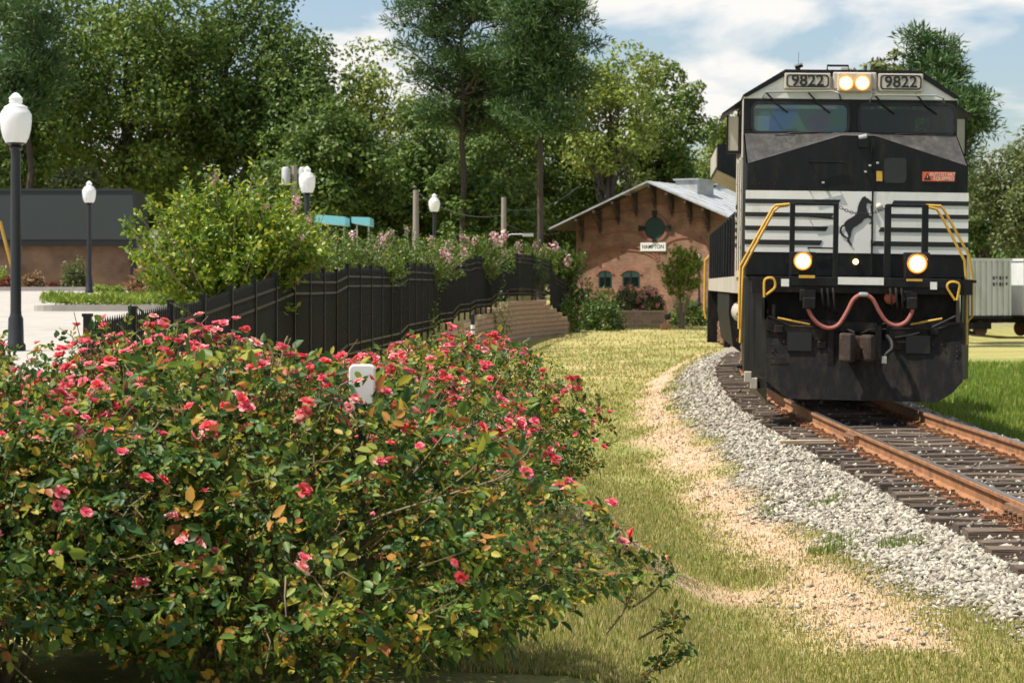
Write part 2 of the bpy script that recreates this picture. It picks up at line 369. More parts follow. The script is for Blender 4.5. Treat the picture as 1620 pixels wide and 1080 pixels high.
M_['panicle'] = leafmat('myrtle_bloom', [(0, (0.62, 0.26, 0.32)), (.5, (0.75, 0.45, 0.48)), (1, (0.85, 0.70, 0.68))], trans=0.3)
M_['shrub'] = leafmat('shrub_leaf', [(0, (0.04, 0.09, 0.02)), (.6, (0.09, 0.16, 0.03)), (1, (0.16, 0.22, 0.04))], trans=0.3)
M_['redshrub'] = leafmat('red_shrub_leaf', [(0, (0.10, 0.02, 0.02)), (.6, (0.22, 0.05, 0.04)), (1, (0.16, 0.12, 0.03))], trans=0.3)
M_['limegrass'] = leafmat('lime_groundcover', [(0, (0.14, 0.22, 0.03)), (.6, (0.24, 0.33, 0.04)), (1, (0.36, 0.40, 0.08))], trans=0.35)
M_['drygrass'] = leafmat('ornamental_grass', [(0, (0.20, 0.14, 0.06)), (.6, (0.30, 0.20, 0.09)), (1, (0.24, 0.10, 0.07))], trans=0.3)
M_['grass'] = leafmat('lawn_grass', [(0, (0.15, 0.20, 0.035)), (.30, (0.25, 0.28, 0.055)), (.55, (0.40, 0.36, 0.12)), (1, (0.58, 0.47, 0.24))], trans=0.38, rough=0.5, spec=0.2)
M_['straw'] = leafmat('dry_straw', [(0, (0.40, 0.30, 0.16)), (.6, (0.58, 0.45, 0.25)), (1, (0.34, 0.34, 0.10))], trans=0.3, rough=0.6, spec=0.2)
M_['grassgreen'] = leafmat('green_grass', [(0, (0.10, 0.17, 0.022)), (.6, (0.17, 0.25, 0.035)), (1, (0.32, 0.33, 0.09))], trans=0.38, rough=0.5, spec=0.2)

# left windshield's iridescent coating, reflections painted in: patches of blue, green and violet
gbm = M_['glassblue']; gn = gbm.node_tree.nodes; gl_ = gbm.node_tree.links
t_ = gn.new('ShaderNodeTexCoord'); q_ = gn.new('ShaderNodeTexNoise'); q_.inputs['Scale'].default_value = 1.6; q_.inputs['Detail'].default_value = 2
r_g = gn.new('ShaderNodeValToRGB'); cr_ = r_g.color_ramp
cr_.elements[0].position = .36; cr_.elements[0].color = (0.03, 0.10, 0.20, 1); cr_.elements[1].position = .66; cr_.elements[1].color = (0.10, 0.07, 0.13, 1)
e_ = cr_.elements.new(.5); e_.color = (0.05, 0.13, 0.09, 1)
gl_.new(t_.outputs['Object'], q_.inputs['Vector']); gl_.new(q_.outputs['Fac'], r_g.inputs['Fac']); gl_.new(r_g.outputs['Color'], gn['Principled BSDF'].inputs['Base Color'])
# ------------------------------------------------------------------ terrain
def sstep(a, b, x):
    t = np.clip((x - a) / (b - a), 0, 1); return t * t * (3 - 2 * t)
def vnoise(x, y, seed=0, octs=4, f=1.0):
    r = np.random.default_rng(seed); out = 0; amp = 1.0; tot = 0
    for o in range(octs):
        for _ in range(3):
            a = r.uniform(0, 2*math.pi); ph = r.uniform(0, 6.28); k = f * r.uniform(.7, 1.3)
            out = out + amp * np.sin(k * (x*math.cos(a) + y*math.sin(a)) + ph + 1.3*np.sin(k*.6*(x*math.sin(a) - y*math.cos(a)) + ph*2))
        tot += 3 * amp; amp *= .55; f *= 2.03
    return out / tot * 1.8

def track_x(y): y = np.asarray(y, dtype=float); return 4.85 + np.clip(y - 26, 0, None)**2 / 460.0
WALL = [(-3.6, 28), (-3.5, 32), (-3.2, 42), (-2.55, 56), (-1.75, 70), (-0.95, 81), (0.45, 91.5), (1.75, 97.5), (3.4, 103)]
def wall_x(y):
    return np.interp(y, [p[1] for p in WALL], [p[0] for p in WALL])
def lot_z(y): return 0.64 + (np.clip(y, -5, 140) - 35) * 0.0165

def ground_z(x, y):
    x = np.asarray(x, dtype=float); y = np.asarray(y, dtype=float)
    tx = track_x(np.clip(y, 0, 150)); t = x - tx
    # lawn side
    a = np.interp(y, [0, 20, 32, 45, 60, 85, 104, 125, 150], [0.10, 0.10, -0.15, -0.5, -0.75, -0.85, -0.45, -0.5, -0.5])
    xl = np.where(y > 28, wall_x(y), np.interp(y, [0, 20, 28], [0.2, 0.2, -3.6]))
    u = sstep(0, 1, (x - xl) / np.maximum(0.5, (tx - 3.2) - xl))
    lawn = a + (-0.52 - a) * u
    lz = lot_z(y)
    near = lz + (lawn - lz) * sstep(-1.6, 0.9, x)          # gentle bed under the roses
    lz2 = lz + (lawn - lz) * sstep(-4.0, 0.0, x - (xl - 0.35)) * sstep(94.5, 98.5, y)
    far = np.where(x < xl - 0.35, lz2, lawn)                # behind the retaining wall
    w = sstep(26, 32, y)
    z = near + (far - near) * w
    past = lz + (lawn - lz) * sstep(-6, 5, x)              # beyond the wall's end
    z = z + (past - z) * sstep(104, 109, y)
    # track bed
    bed = np.where(np.abs(t) < 1.55, -0.27, np.where(t < 0, -0.27 + (t + 1.55) * 0.17, -0.27 - (t - 1.55) * 0.32))
    bed = np.maximum(bed, np.where(t < 0, -0.55, -1.05))
    z = np.where(t > -1.55, bed, np.where(t > -3.2, np.maximum(bed, z - 0.02), z))
    z = np.where((t > 4.0), -1.03 + 0.10*sstep(5, 14, t), z)
    z = z + vnoise(x, y, 3, 3, 1.1) * 0.025 * (np.abs(t) > 1.8) + sstep(170, 500, y) * 1.5
    return z
def gz(x, y): return float(ground_z(np.array([x]), np.array([y]))[0])

def axis_pts(segs):
    out = []
    for a, b, n in segs: out += list(np.linspace(a, b, n, endpoint=False))
    return np.array(out + [segs[-1][1]])
xs = axis_pts([(-1500, -120, 10), (-120, -30, 18), (-30, -7, 24), (-7, 8, 100), (8, 16, 32), (16, 60, 30), (60, 1500, 14)])
ys = axis_pts([(-60, 4, 8), (4, 40, 130), (40, 110, 130), (110, 180, 40), (180, 3000, 24)])
GX, GY = np.meshgrid(xs, ys); nx, ny = len(xs), len(ys)
GZ = ground_z(GX, GY)
V = np.stack([GX.ravel(), GY.ravel(), GZ.ravel()], 1)
ii = (np.arange(ny-1)[:, None]*nx + np.arange(nx-1)[None, :]).ravel()
gme = np_mesh('ground', V, np.stack([ii, ii+1, ii+1+nx, ii+nx], 1), None, smooth=True)
T = GX - track_x(np.clip(GY, 0, 150))
n1 = vnoise(GX, GY, 5, 5, 1.6); n2 = vnoise(GX, GY, 6, 4, .55)
# dirt strip between lawn and ballast, widening towards the camera
dl = np.interp(GY, [0, 10, 13.5, 18, 24, 32, 40, 55], [-3.6, -3.6, -3.55, -3.55, -3.3, -3.0, -2.75, -2.5])
def dirt_mask(x, y):
    t = x - track_x(np.clip(y, 0, 150))
    c = np.interp(y, [0, 12.3, 13.2, 14.8, 18, 24, 32, 42, 60], [-1.9, -2.2, -2.5, -2.6, -2.65, -2.62, -2.6, -2.6, -2.6])
    w = np.interp(y, [0, 12.3, 13.2, 14.8, 18, 24, 32, 42, 60], [0.0, 0.0, 0.45, 0.55, .46, .45, .45, .35, .15])
    d = 1 - np.abs(t - c) / w
    n = vnoise(x, y, 5, 5, 1.9)
    m = sstep(-0.5, 0.95, d + 0.55*n)*.94
    pat = sstep(0.85, 1.15, vnoise(x*.8, y*.5, 9, 4, 1.1) + .25*n) * (t < -1.8) * (y < 70)
    return np.clip(m + .75*pat, 0, 1)
def gravel_mask(x, y):
    t = x - track_x(np.clip(y, 0, 150))
    n = vnoise(x, y, 15, 5, 2.6)
    edge = np.interp(y, [0, 11, 12.5, 13.5, 16, 20.6, 29, 38, 60], [1.5, 1.5, 1.78, 1.98, 2.2, 2.42, 2.15, 2.25, 2.2])
    left = sstep(-0.25, 0.35, edge + 0.16*n + t)
    right = sstep(-0.15, 0.25, 2.25 + 0.2*n - t)
    return left * right
DM = dirt_mask(GX, GY); GM = gravel_mask(GX, GY)
DRY = np.clip(0.48 + 0.45*n2 + sstep(24, 60, GY)*0.45 - 0.5*sstep(8, 3, GY), 0, 1)
DRY = np.where(T > 2, np.clip(0.05 + .45*sstep(.3, .9, n2) + .6*sstep(70, 85, GY), 0, 1), DRY)
attr = gme.color_attributes.new('cover', 'FLOAT_COLOR', 'POINT')
attr.data.foreach_set('color', np.stack([DM.ravel(), GM.ravel(), DRY.ravel(), np.ones(DM.size)], 1).astype(np.float32).ravel())
gm_ = bpy.data.materials.new('lawn_dirt_gravel'); gm_.use_nodes = True
n = gm_.node_tree.nodes; l = gm_.node_tree.links; b = n['Principled BSDF']; b.inputs['Roughness'].default_value = 0.95; b.inputs['Specular IOR Level'].default_value = 0.15
at = n.new('ShaderNodeAttribute'); at.attribute_name = 'cover'; sx = n.new('ShaderNodeSeparateColor'); l.new(at.outputs['Color'], sx.inputs['Color'])
geo = n.new('ShaderNodeNewGeometry')
def noise_node(scale, detail=6, stretch=None):
    q = n.new('ShaderNodeTexNoise'); q.inputs['Scale'].default_value = scale; q.inputs['Detail'].default_value = detail; q.inputs['Roughness'].default_value = .65
    if stretch:
        mm = n.new('ShaderNodeMapping'); mm.inputs['Scale'].default_value = stretch; l.new(geo.outputs['Position'], mm.inputs['Vector']); l.new(mm.outputs['Vector'], q.inputs['Vector'])
    else: l.new(geo.outputs['Position'], q.inputs['Vector'])
    return q.outputs['Fac']
def mixc(c1, c2, fac):
    q = n.new('ShaderNodeMixRGB')
    for s, c in (('Color1', c1), ('Color2', c2)):
        if isinstance(c, tuple): q.inputs[s].default_value = (*c, 1)
        else: l.new(c, q.inputs[s])
    l.new(fac, q.inputs['Fac']); return q.outputs['Color']
def rngmap(src, a, b2, c=0.0, d=1.0):
    q = n.new('ShaderNodeMapRange'); q.inputs['From Min'].default_value = a; q.inputs['From Max'].default_value = b2
    q.inputs['To Min'].default_value = c; q.inputs['To Max'].default_value = d; l.new(src, q.inputs['Value']); return q.outputs['Result']
nf = noise_node(38); nm = noise_node(5); nb = noise_node(1.1, 6, (0.6, 0.45, 1)); nst = noise_node(1.0, 5, (0.16, 0.75, 1))
green = mixc((0.12, 0.165, 0.03), (0.20, 0.235, 0.045), rngmap(nm, .35, .65))
dry = mixc((0.26, 0.235, 0.075), (0.44, 0.355, 0.16), rngmap(nst, .40, .62))
lawn = mixc(green, dry, rngmap(nb, .35, .75))
l2 = n.new('ShaderNodeMath'); l2.operation = 'ADD'; l.new(sx.outputs['Blue'], l2.inputs[0]); l.new(rngmap(nm, .3, .7, -.25, .25), l2.inputs[1])
lawn = mixc(green, dry, l2.outputs['Value'])
dirt = mixc((0.42, 0.265, 0.175), (0.55, 0.395, 0.27), rngmap(nm, .35, .65))
dirt = mixc(dirt, (0.30, 0.18, 0.09), rngmap(nf, .58, .75))
grav = mixc((0.17, 0.15, 0.12), (0.30, 0.27, 0.22), rngmap(nf, .4, .62))
c = mixc(lawn, dirt, sx.outputs['Red']); c = mixc(c, grav, sx.outputs['Green'])
sc_ = n.new('ShaderNodeVectorMath'); sc_.operation = 'SCALE'; l.new(c, sc_.inputs[0]); l.new(rngmap(nf, .3, .7, .75, 1.22), sc_.inputs['Scale'])
l.new(sc_.outputs['Vector'], b.inputs['Base Color'])
bp = n.new('ShaderNodeBump'); bp.inputs['Strength'].default_value = 0.6; bp.inputs['Distance'].default_value = 0.02
l.new(nf, bp.inputs['Height']); l.new(bp.outputs['Normal'], b.inputs['Normal'])
gme.materials.append(gm_)
tag(place('ground', gme), kind='structure')

# concrete parking lot behind the roses and the fence
lv, lf = [], []
lys = np.concatenate([np.linspace(5, 26, 22), np.linspace(28, 90, 32)])
for yy in lys:
    xr = float(np.interp(yy, [5, 18, 24, 30, 90], [-2.35, -2.5, -4.9, -6.0, -4.0]))
    for k in range(9):
        xx = -60 + (xr + 60) * (k/8)**0.5
        lv.append((xx, yy, float(lot_z(np.array([yy]))[0]) + 0.035))
for j in range(len(lys)-1):
    for k in range(8): lf.append((j*9+k, j*9+k+1, (j+1)*9+k+1, (j+1)*9+k))
lm = bpy.data.meshes.new('parking_lot'); lm.from_pydata(lv, [], lf); lm.materials.append(M_['concrete'])
tag(place('parking_lot', lm), kind='structure')

# ------------------------------------------------------------------ railway track
def tpos(s_y, off=0.0, z=0.0):
    """point on the track at forward distance y with a lateral offset"""
    x = float(track_x(s_y)); sl_ = max(0.0, (s_y - 26)) / 230.0
    L = math.hypot(1, sl_); return Vector((x + off / L, s_y - off * sl_ / L, z))
def tmat(s_y):
    sl_ = max(0.0, (s_y - 26)) / 230.0
    return Matrix.Translation((float(track_x(s_y)), s_y, 0)) @ Matrix.Rotation(-math.atan(sl_), 4, 'Z')

trk = empty('railway_track', (4.85, 20, -0.4), 'rusty railway track on wooden ties curving back under the black locomotive', 'railway track')
trk_inv = trk.matrix_world.inverted()
def child_w(name, mesh, parent, Mw):
    return place(name, mesh, parent, parent.matrix_world.inverted() @ Mw)
rail_prof = [(-.07,-.165),(.07,-.165),(.07,-.152),(.014,-.135),(.010,-.045),(.037,-.035),(.037,-.006),(.030,0.0),(-.030,0.0),(-.037,-.006),(-.037,-.035),(-.010,-.045),(-.014,-.135),(-.07,-.152)]
def sweep(prof, y0, y1, off, step=0.75):
    n_ = int((y1-y0)/step)+1; mb = MB(); k = len(prof)
    for i in range(n_):
        yy = y0 + (y1-y0)*i/(n_-1)
        for px_, pz_ in prof: mb.v.append(tuple(trk_inv @ (tpos(yy, off+px_, pz_))))
    for i in range(n_-1):
        for j in range(k): mb.f.append((i*k+j, i*k+(j+1)%k, (i+1)*k+(j+1)%k, (i+1)*k+j))
    return mb
for side in (-1, 1):
    ro = sweep(rail_prof, 7.0, 110.0, side*0.755).build('rail', M_['railrust'], trk)
    sweep([(-.030,.0005),(.030,.0005),(.030,.004),(-.030,.004)], 7.0, 110.0, side*0.755).build('worn_rail_head', M_['railtop'], ro)

# each tie its own piece (six shapes shared)
tie_meshes = []
for k in range(6):
    mb = MB(); r_ = random.Random(k)
    nx_ = 9
    for i in range(nx_):
        x = -1.32 + 2.64*i/(nx_-1) + (r_.uniform(-.02,.02) if 0 < i < nx_-1 else r_.uniform(-.06,.06))
        w = 0.115 + r_.uniform(-.012,.012); h = r_.uniform(-.014,.008)
        mb.v += [(x,-w,-.355),(x,w,-.355),(x,w,-.185+h+r_.uniform(-.008,.008)),(x,r_.uniform(-.03,.03),-.178+h+r_.uniform(-.012,.004)),(x,-w,-.185+h)]
    for i in range(nx_-1):
        for j in range(5): mb.f.append((i*5+j, i*5+(j+1)%5, (i+1)*5+(j+1)%5, (i+1)*5+j))
    mb.f += [(4,3,2,1,0), tuple((nx_-1)*5+j for j in range(5))]
    tie_meshes.append(mb.mesh('tie', M_['wood']))
plate = MB(); plate.box(-.19,.19,-.09,.09,-.19,-.166)
for sx_ in (-1,1):
    for dy in (-.06,.06): plate.box(sx_*.092-.013, sx_*.092+.013, dy-.013, dy+.013, -.166, -.138); plate.box(sx_*.15-.011, sx_*.15+.011, dy*.6-.011, dy*.6+.011, -.166, -.145)
plate_mesh = plate.mesh('tie_plate', M_['railrust'])
anchor = MB().box(-.105,.105,-.012,.012,-.185,-.15).box(-.105,-.07,-.016,.016,-.165,-.12).mesh('rail_anchor', M_['rust'])
yy = 8.0; i = 0
while yy < 62:
    Mt = tmat(yy) @ Matrix.Rotation(random.gauss(0, .012), 4, 'Z') @ Matrix.Translation((random.uniform(-.05,.05), 0, random.uniform(-.012,.006)))
    tie = child_w('tie', tie_meshes[i % 6] if random.random() < .8 else random.choice(tie_meshes), trk, Mt)
    for side in (-1, 1):
        if yy < 33:
            pl = place('tie_plate', plate_mesh, tie, Mt.inverted() @ tmat(yy) @ Matrix.Translation((side*.755, 0, 0)))
            if i % 2 == 0: place('rail_anchor', anchor, tie, Mt.inverted() @ tmat(yy) @ Matrix.Translation((side*.755, .13, 0)))
    yy += 0.52 + random.uniform(-.03,.03); i += 1
jb = MB()
jb.box(-.075,-.012,-.32,.32,-.14,-.035).box(.012,.075,-.32,.32,-.14,-.035)
for k in range(4):
    jb.lathe([(.022,-.105),(.022,.105)], (0,-.24+.16*k,-.088), 8, axis='x')
jbm = jb.mesh('joint_bar', M_['rust'])
for yj, side in ((17.2,-1),(25.6,-1),(22.7,1)):
    child_w('joint_bar', jbm, trk, tmat(yj) @ Matrix.Translation((side*.755,0,0)))

# ballast stones: uncountable
def rocks(X, Y, Z, S, seed):
    r = np.random.default_rng(seed); N = len(X)
    base = np.array([[1,0,0],[-1,0,0],[0,1,0],[0,-1,0],[0,0,1],[0,0,-1]], float)
    F0 = np.array([[0,2,4],[2,1,4],[1,3,4],[3,0,4],[2,0,5],[1,2,5],[3,1,5],[0,3,5]])
    v = base[None]*r.uniform(.55,1.25,(N,6,1)) + r.normal(0,.22,(N,6,3))
    v *= (S[:,None]*np.stack([r.uniform(.8,1.35,N), r.uniform(.6,1.1,N), r.uniform(.45,.8,N)],1)/2)[:,None,:]
    q = r.normal(size=(N,3)); q[:,:2] *= .45; ang = r.uniform(0,6.28,N)
    ca, sa = np.cos(ang), np.sin(ang)
    x = v[:,:,0]*ca[:,None]-v[:,:,1]*sa[:,None]; y = v[:,:,0]*sa[:,None]+v[:,:,1]*ca[:,None]; z = v[:,:,2] + q[:,0:1]*.6*x + q[:,1:2]*.6*y
    vv = np.stack([x+X[:,None], y+Y[:,None], z+Z[:,None]],2).reshape(-1,3)
    ff = (F0[None]+6*np.arange(N)[:,None,None]).reshape(-1,3)
    return vv, ff
def scatter(n_, y0, y1, t0, t1, pw=1.5, seed=0):
    r = np.random.default_rng(seed); u = r.uniform(0,1,n_)
    y = 1/((1/y0**pw) + u*((1/y1**pw)-(1/y0**pw)))**(1/pw)
    t = r.uniform(t0, t1, n_); return track_x(y)+t, y, t
allv, allf, off = [], [], 0
for n_, y0, y1, t0, t1, dz, sd in ((62000,11,62,-3.1,-1.33,.0,1),(14000,12,62,-1.3,1.3,.015,2),(5000,18,70,1.3,2.5,.0,3)):
    X,Y,t = scatter(n_, y0, y1, t0, t1, 1.3, sd)
    r = np.random.default_rng(sd+50)
    k = r.uniform(0,1,n_) < gravel_mask(X,Y)*1.0 + 0.05*(dirt_mask(X,Y))
    if sd == 2:   # between the ties only, a few strays on top
        ph = ((Y-8.0)/0.52) % 1.0
        k &= ((ph > .33) & (ph < .67)) | (r.uniform(0,1,n_) < .07)
    X,Y,t = X[k],Y[k],t[k]; r = np.random.default_rng(sd+70)
    S = (.020+.052*r.uniform(0,1,len(X))**1.7)*(0.85+0.014*Y) * np.where(gravel_mask(X,Y) < .4, .7, 1)
    Z = ground_z(X,Y)+S*.18+dz
    if sd == 2: Z = np.where(r.uniform(0,1,len(X))<.10, -0.165, -.225 + r.uniform(-.02,.025,len(X)))
    if sd == 1: Z = Z + .02*sstep(-1.9,-1.4,t)
    v,f = rocks(X,Y,Z,S,sd); allv.append(v); allf.append(f+off); off += len(v)
stone_mat = leafmat('ballast_stone_mix', [(0,(0.12,0.105,0.085)),(.35,(0.28,0.255,0.205)),(.8,(0.40,0.365,0.295)),(1,(0.54,0.48,0.38))], trans=0.0, rough=0.9, spec=0.2)
bal = place('ballast', np_mesh('ballast', np.concatenate(allv), np.concatenate(allf), stone_mat))
tag(bal, 'pale grey crushed stone ballast heaped beside and between the ties', 'gravel', kind='stuff')

# flat scrap of timber on the ballast
c_ = P(1275, 703, 27.0)
tag(MB().prism_z([(-.42,-.05),(.40,-.09),(.44,.04),(-.40,.07)],0,.045).build('timber_scrap', pmat('pale_timber',(0.5,0.38,0.24),.85,var=.25,scale=8,stretch=(1,8,8)),
    M=Matrix.Translation((c_.x, 26.5, gz(c_.x,26.5)+.05)) @ Matrix.Rotation(R(12),4,'Z')), 'flat pale timber offcut lying on the ballast beside the ties', 'timber')

# ------------------------------------------------------------------ grass
def blades(X, Y, Z, H, W, seed, lean=.45):
    r = np.random.default_rng(seed); N = len(X); a = r.uniform(0,6.28,N); b_ = r.uniform(0,6.28,N)
    ln = r.uniform(0,lean,N)
    base = np.stack([X,Y,Z],1); sx = np.stack([np.cos(a),np.sin(a),np.zeros(N)],1)*W[:,None]/2
    tip = base + np.stack([np.cos(b_)*ln*H, np.sin(b_)*ln*H, H*np.sqrt(1-ln**2*.6)],1)
    v = np.stack([base-sx, base+sx, tip],1).reshape(-1,3)
    return v, np.arange(3*N).reshape(-1,3)
def lawn_patch(n_, x0, x1, y0, y1, pw, seed, h0, tall, keep, mat, name, label):
    r = np.random.default_rng(seed); u = r.uniform(0,1,n_)
    Y = 1/((1/y0**pw)+u*((1/y1**pw)-(1/y0**pw)))**(1/pw)
    if callable(x0): X = x0(Y) + (x1(Y)-x0(Y))*r.uniform(0,1,n_)
    else: X = r.uniform(x0,x1,n_)
    k = r.uniform(0,1,n_) < keep(X,Y); X,Y = X[k],Y[k]; r = np.random.default_rng(seed+1)
    H = (h0*r.uniform(.5,1.3,len(X))*(1+tall*np.clip(vnoise(X,Y,21,3,1.2),0,1)))*(0.75+Y*.022)
    W = (.0045+.00055*np.minimum(Y,60)+.0002*np.clip(Y-60,0,None))*r.uniform(.7,1.3,len(X))
    v,f = blades(X,Y,ground_z(X,Y)-.004,H,W,seed+2)
    return tag(place(name, np_mesh(name,v,f,mat)), label, 'grass', kind='stuff')
lawn_patch(330000, lambda y: np.where(y>28, wall_x(y)-.2, -.6), lambda y: np.minimum(track_x(y)-1.75, y*.25), 8.8, 118, 1.35, 31, .034, .5,
    lambda x,y: np.clip(1.05-dirt_mask(x,y)*1.12,0,1)*np.clip(1-gravel_mask(x,y)*1.2,0.0,1)*np.clip(.75+.5*vnoise(x,y,33,4,1.4),.2,1), M_['grass'], 'lawn_grass', 'short patchy lawn grass between the rose hedge and the ballast')
lawn_patch(36000, lambda y: track_x(y)-3.6, lambda y: track_x(y)-1.9, 9.5, 45, 1.6, 71, .022, .3,
    lambda x,y: np.clip(dirt_mask(x,y)*.9+.1,0,1)*np.clip(1-gravel_mask(x,y)*1.1,0.0,1), M_['straw'], 'dry_straw', 'dry straw and thin dead grass on the bare dirt strip')
lawn_patch(90000, lambda y: track_x(y)+2.2, lambda y: track_x(y)+9, 22, 75, 1.2, 41, .075, 1.0,
    lambda x,y: np.clip(1-gravel_mask(x,y)*1.3,0,1), M_['grassgreen'], 'bank_grass', 'lush green grass on the bank right of the track')
def weed_keep(x,y):
    t = x-track_x(y); return ((vnoise(x,y,61,3,1.5) > .85)&(t>-2.5)&(t<-1.5)).astype(float)*.5
lawn_patch(60000, lambda y: track_x(y)-2.7, lambda y: track_x(y)-1.4, 12, 45, 1.3, 51, .06, 1.0, weed_keep, M_['grassgreen'], 'weed_tufts', 'bright green weed tufts sprouting through the grey ballast')
# ------------------------------------------------------------------ the locomotive
ML = Matrix.Translation((4.83, 30.4, 0.0)) @ Matrix.Rotation(R(-3.7), 4, 'Z') @ Matrix.Rotation(R(0.9), 4, 'Y')
def LL(px, py, yl=0.0): return on_plane(ML, px, py, yl)
def LP(px, py, yl=0.0):
    x, z = LL(px, py, yl); return (x, yl, z)
loco = empty('locomotive', ML, 'black and white diesel freight locomotive with lit headlights, number 9822', 'locomotive')
HW = 1.56
zb = 1.83                     # deck
# underframe and deck
MB().box(-1.5, 1.5, -0.95, 20.6, 1.62, zb).build('underframe', M_['sooty'], loco)
for sx_ in (-1, 1):
    MB().box(*(sorted((sx_*1.5, sx_*1.53))), 0.9, 20.4, 1.58, zb+0.02).build('side_sill', M_['warm_grey'], loco)

# nose
zl = LL(1180, 260)[1]; xc0, zc = LL(1331, 216); xc1, _ = LL(1384, 217)
yW = 1.22; zw = 3.93
nose = MB()
nv = [(-HW,0,zb),(-HW,0,zl),(xc0,-.05,zc),(xc1,-.05,zc),(HW,0,zl),(HW,0,zb), (xc1,-.05,zb),(xc0,-.05,zb),
      (-HW,yW,zw),(xc0,yW,zw+.03),(xc1,yW,zw+.03),(HW,yW,zw),(-HW,yW,zb),(HW,yW,zb)]
nose.add(nv, [(0,7,2,1),(7,6,3,2),(6,5,4,3),(0,1,8,12),(5,13,11,4),(12,8,9,10,11,13),(0,12,13,5,6,7)])
nose_o = nose.build('nose', M_['black'], loco, bevel=0.03)
tops = MB().add([(-HW+.02,.03,zl+.016),(xc0,-.02,zc+.012),(xc0,yW,zw+.045),(-HW+.02,yW,zw+.012)],[(0,1,2,3)])
tops.add([(HW-.02,.03,zl+.016),(xc1,-.02,zc+.012),(xc1,yW,zw+.045),(HW-.02,yW,zw+.012)],[(0,3,2,1)])
tops.add([(xc0,-.02,zc+.012),(xc1,-.02,zc+.012),(xc1,yW,zw+.045),(xc0,yW,zw+.045)],[(0,1,2,3)])
tops.build('sunlit_nose_top', M_['nosetop'], nose_o)  # grey sheets over the black nose, painting its sunlit top
# white band across the nose, following the centre's slight step
zt0 = LL(1180, 301)[1]; zt1 = LL(1180, 398)[1]
def nose_y(x): 
    if x <= xc0: return -.05*(x+HW)/(xc0+HW)
    if x >= xc1: return -.05*(HW-x)/(HW-xc1)
    return -.05
def nose_plate(pts, lift, thick=.004):
    """thin painted plate following the nose front; polygon split at the two creases"""
    mb = MB()
    for lo, hi in ((-9, xc0), (xc0, xc1), (xc1, 9)):
        poly = pts
        for lim, sgn in ((lo, 1), (hi, -1)):
            out = []
            for i in range(len(poly)):
                a, b_ = poly[i], poly[(i+1) % len(poly)]
                ia, ib = (a[0]-lim)*sgn >= 0, (b_[0]-lim)*sgn >= 0
                if ia: out.append(a)
                if ia != ib:
                    t = (lim-a[0])/(b_[0]-a[0]); out.append((lim, a[1]+t*(b_[1]-a[1])))
            poly = out
            if not poly: break
        if len(poly) < 3: continue
        k = len(poly)
        vs = [(x, nose_y(x)-lift-thick, z) for x, z in poly] + [(x, nose_y(x)-lift, z) for x, z in poly]
        mb.add(vs, [tuple(range(k))] + [(i, (i+1)%k, k+(i+1)%k, k+i) for i in range(k)])
    return mb
nose_plate([(-HW-.004,zt1),(HW+.004,zt1),(HW+.004,zt0),(-HW-.004,zt0)], .003).build('white_nose_band', M_['lwhite'], nose_o)
hgt = zt0 - zt1
rows = [(.137,.210),(.355,.425),(.575,.650),(.800,.880)]
le = [1329, 1319, 1310, 1301]; ri = [1413, 1404, 1393, 1383]
for (a, b_), pl_, pr_ in zip(rows, le, ri):
    z1, z0 = zt0-a*hgt, zt0-b_*hgt
    xl = LL(pl_, 350)[0]; xr = LL(pr_, 350)[0]
    nose_plate([(-HW-.006,z0),(xl-.035,z0),(xl,z1),(-HW-.006,z1)], .010).build('black_stripe', M_['ink'], nose_o)
    nose_plate([(xr-.035,z0),(HW+.006,z0),(HW+.006,z1),(xr,z1)], .010).build('black_stripe', M_['ink'], nose_o)
# rearing horse emblem
hz = lambda pts: [LL(1290+x/6.75, 250+y/6.75, -.05) for x, y in pts]
body = [(530,405),(538,422),(560,432),(600,466),(604,484),(588,491),(562,482),(546,490),(543,525),(556,575),(570,608),(598,618),(616,650),(612,690),(585,710),(570,702),
        (594,680),(592,656),(575,640),(545,642),(520,655),(492,690),(440,725),(405,745),(386,780),(378,830),(364,870),(374,900),(394,932),(378,937),(352,905),(338,888),
        (340,862),(350,835),(338,800),(322,770),(312,735),(302,712),(310,690),(340,660),(390,632),(430,606),(445,575),(450,530),(465,480),(485,445),(505,416),(522,412)]
tail = [(302,712),(285,716),(262,745),(258,790),(275,825),(305,845),(340,864),(346,850),(315,830),(290,805),(278,775),(288,735),(310,730)]
bmh = bmesh.new()
def hpoly(pts):
    q = [bmh.verts.new((x, nose_y(x)-.0145, z)) for x, z in hz(pts)]
    f = bmh.faces.new(q); 
    r_ = bmesh.ops.extrude_face_region(bmh, geom=[f]); bmesh.ops.translate(bmh, verts=[v for v in r_['geom'] if isinstance(v, bmesh.types.BMVert)], vec=(0,-.004,0))
hpoly(body); hpoly(tail)
bmesh.ops.triangulate(bmh, faces=bmh.faces); bmesh.ops.recalc_face_normals(bmh, faces=bmh.faces)
hm = bpy.data.meshes.new('horse_emblem'); bmh.to_mesh(hm); bmh.free(); hm.materials.append(M_['ink'])
place('horse_emblem', hm, nose_o)
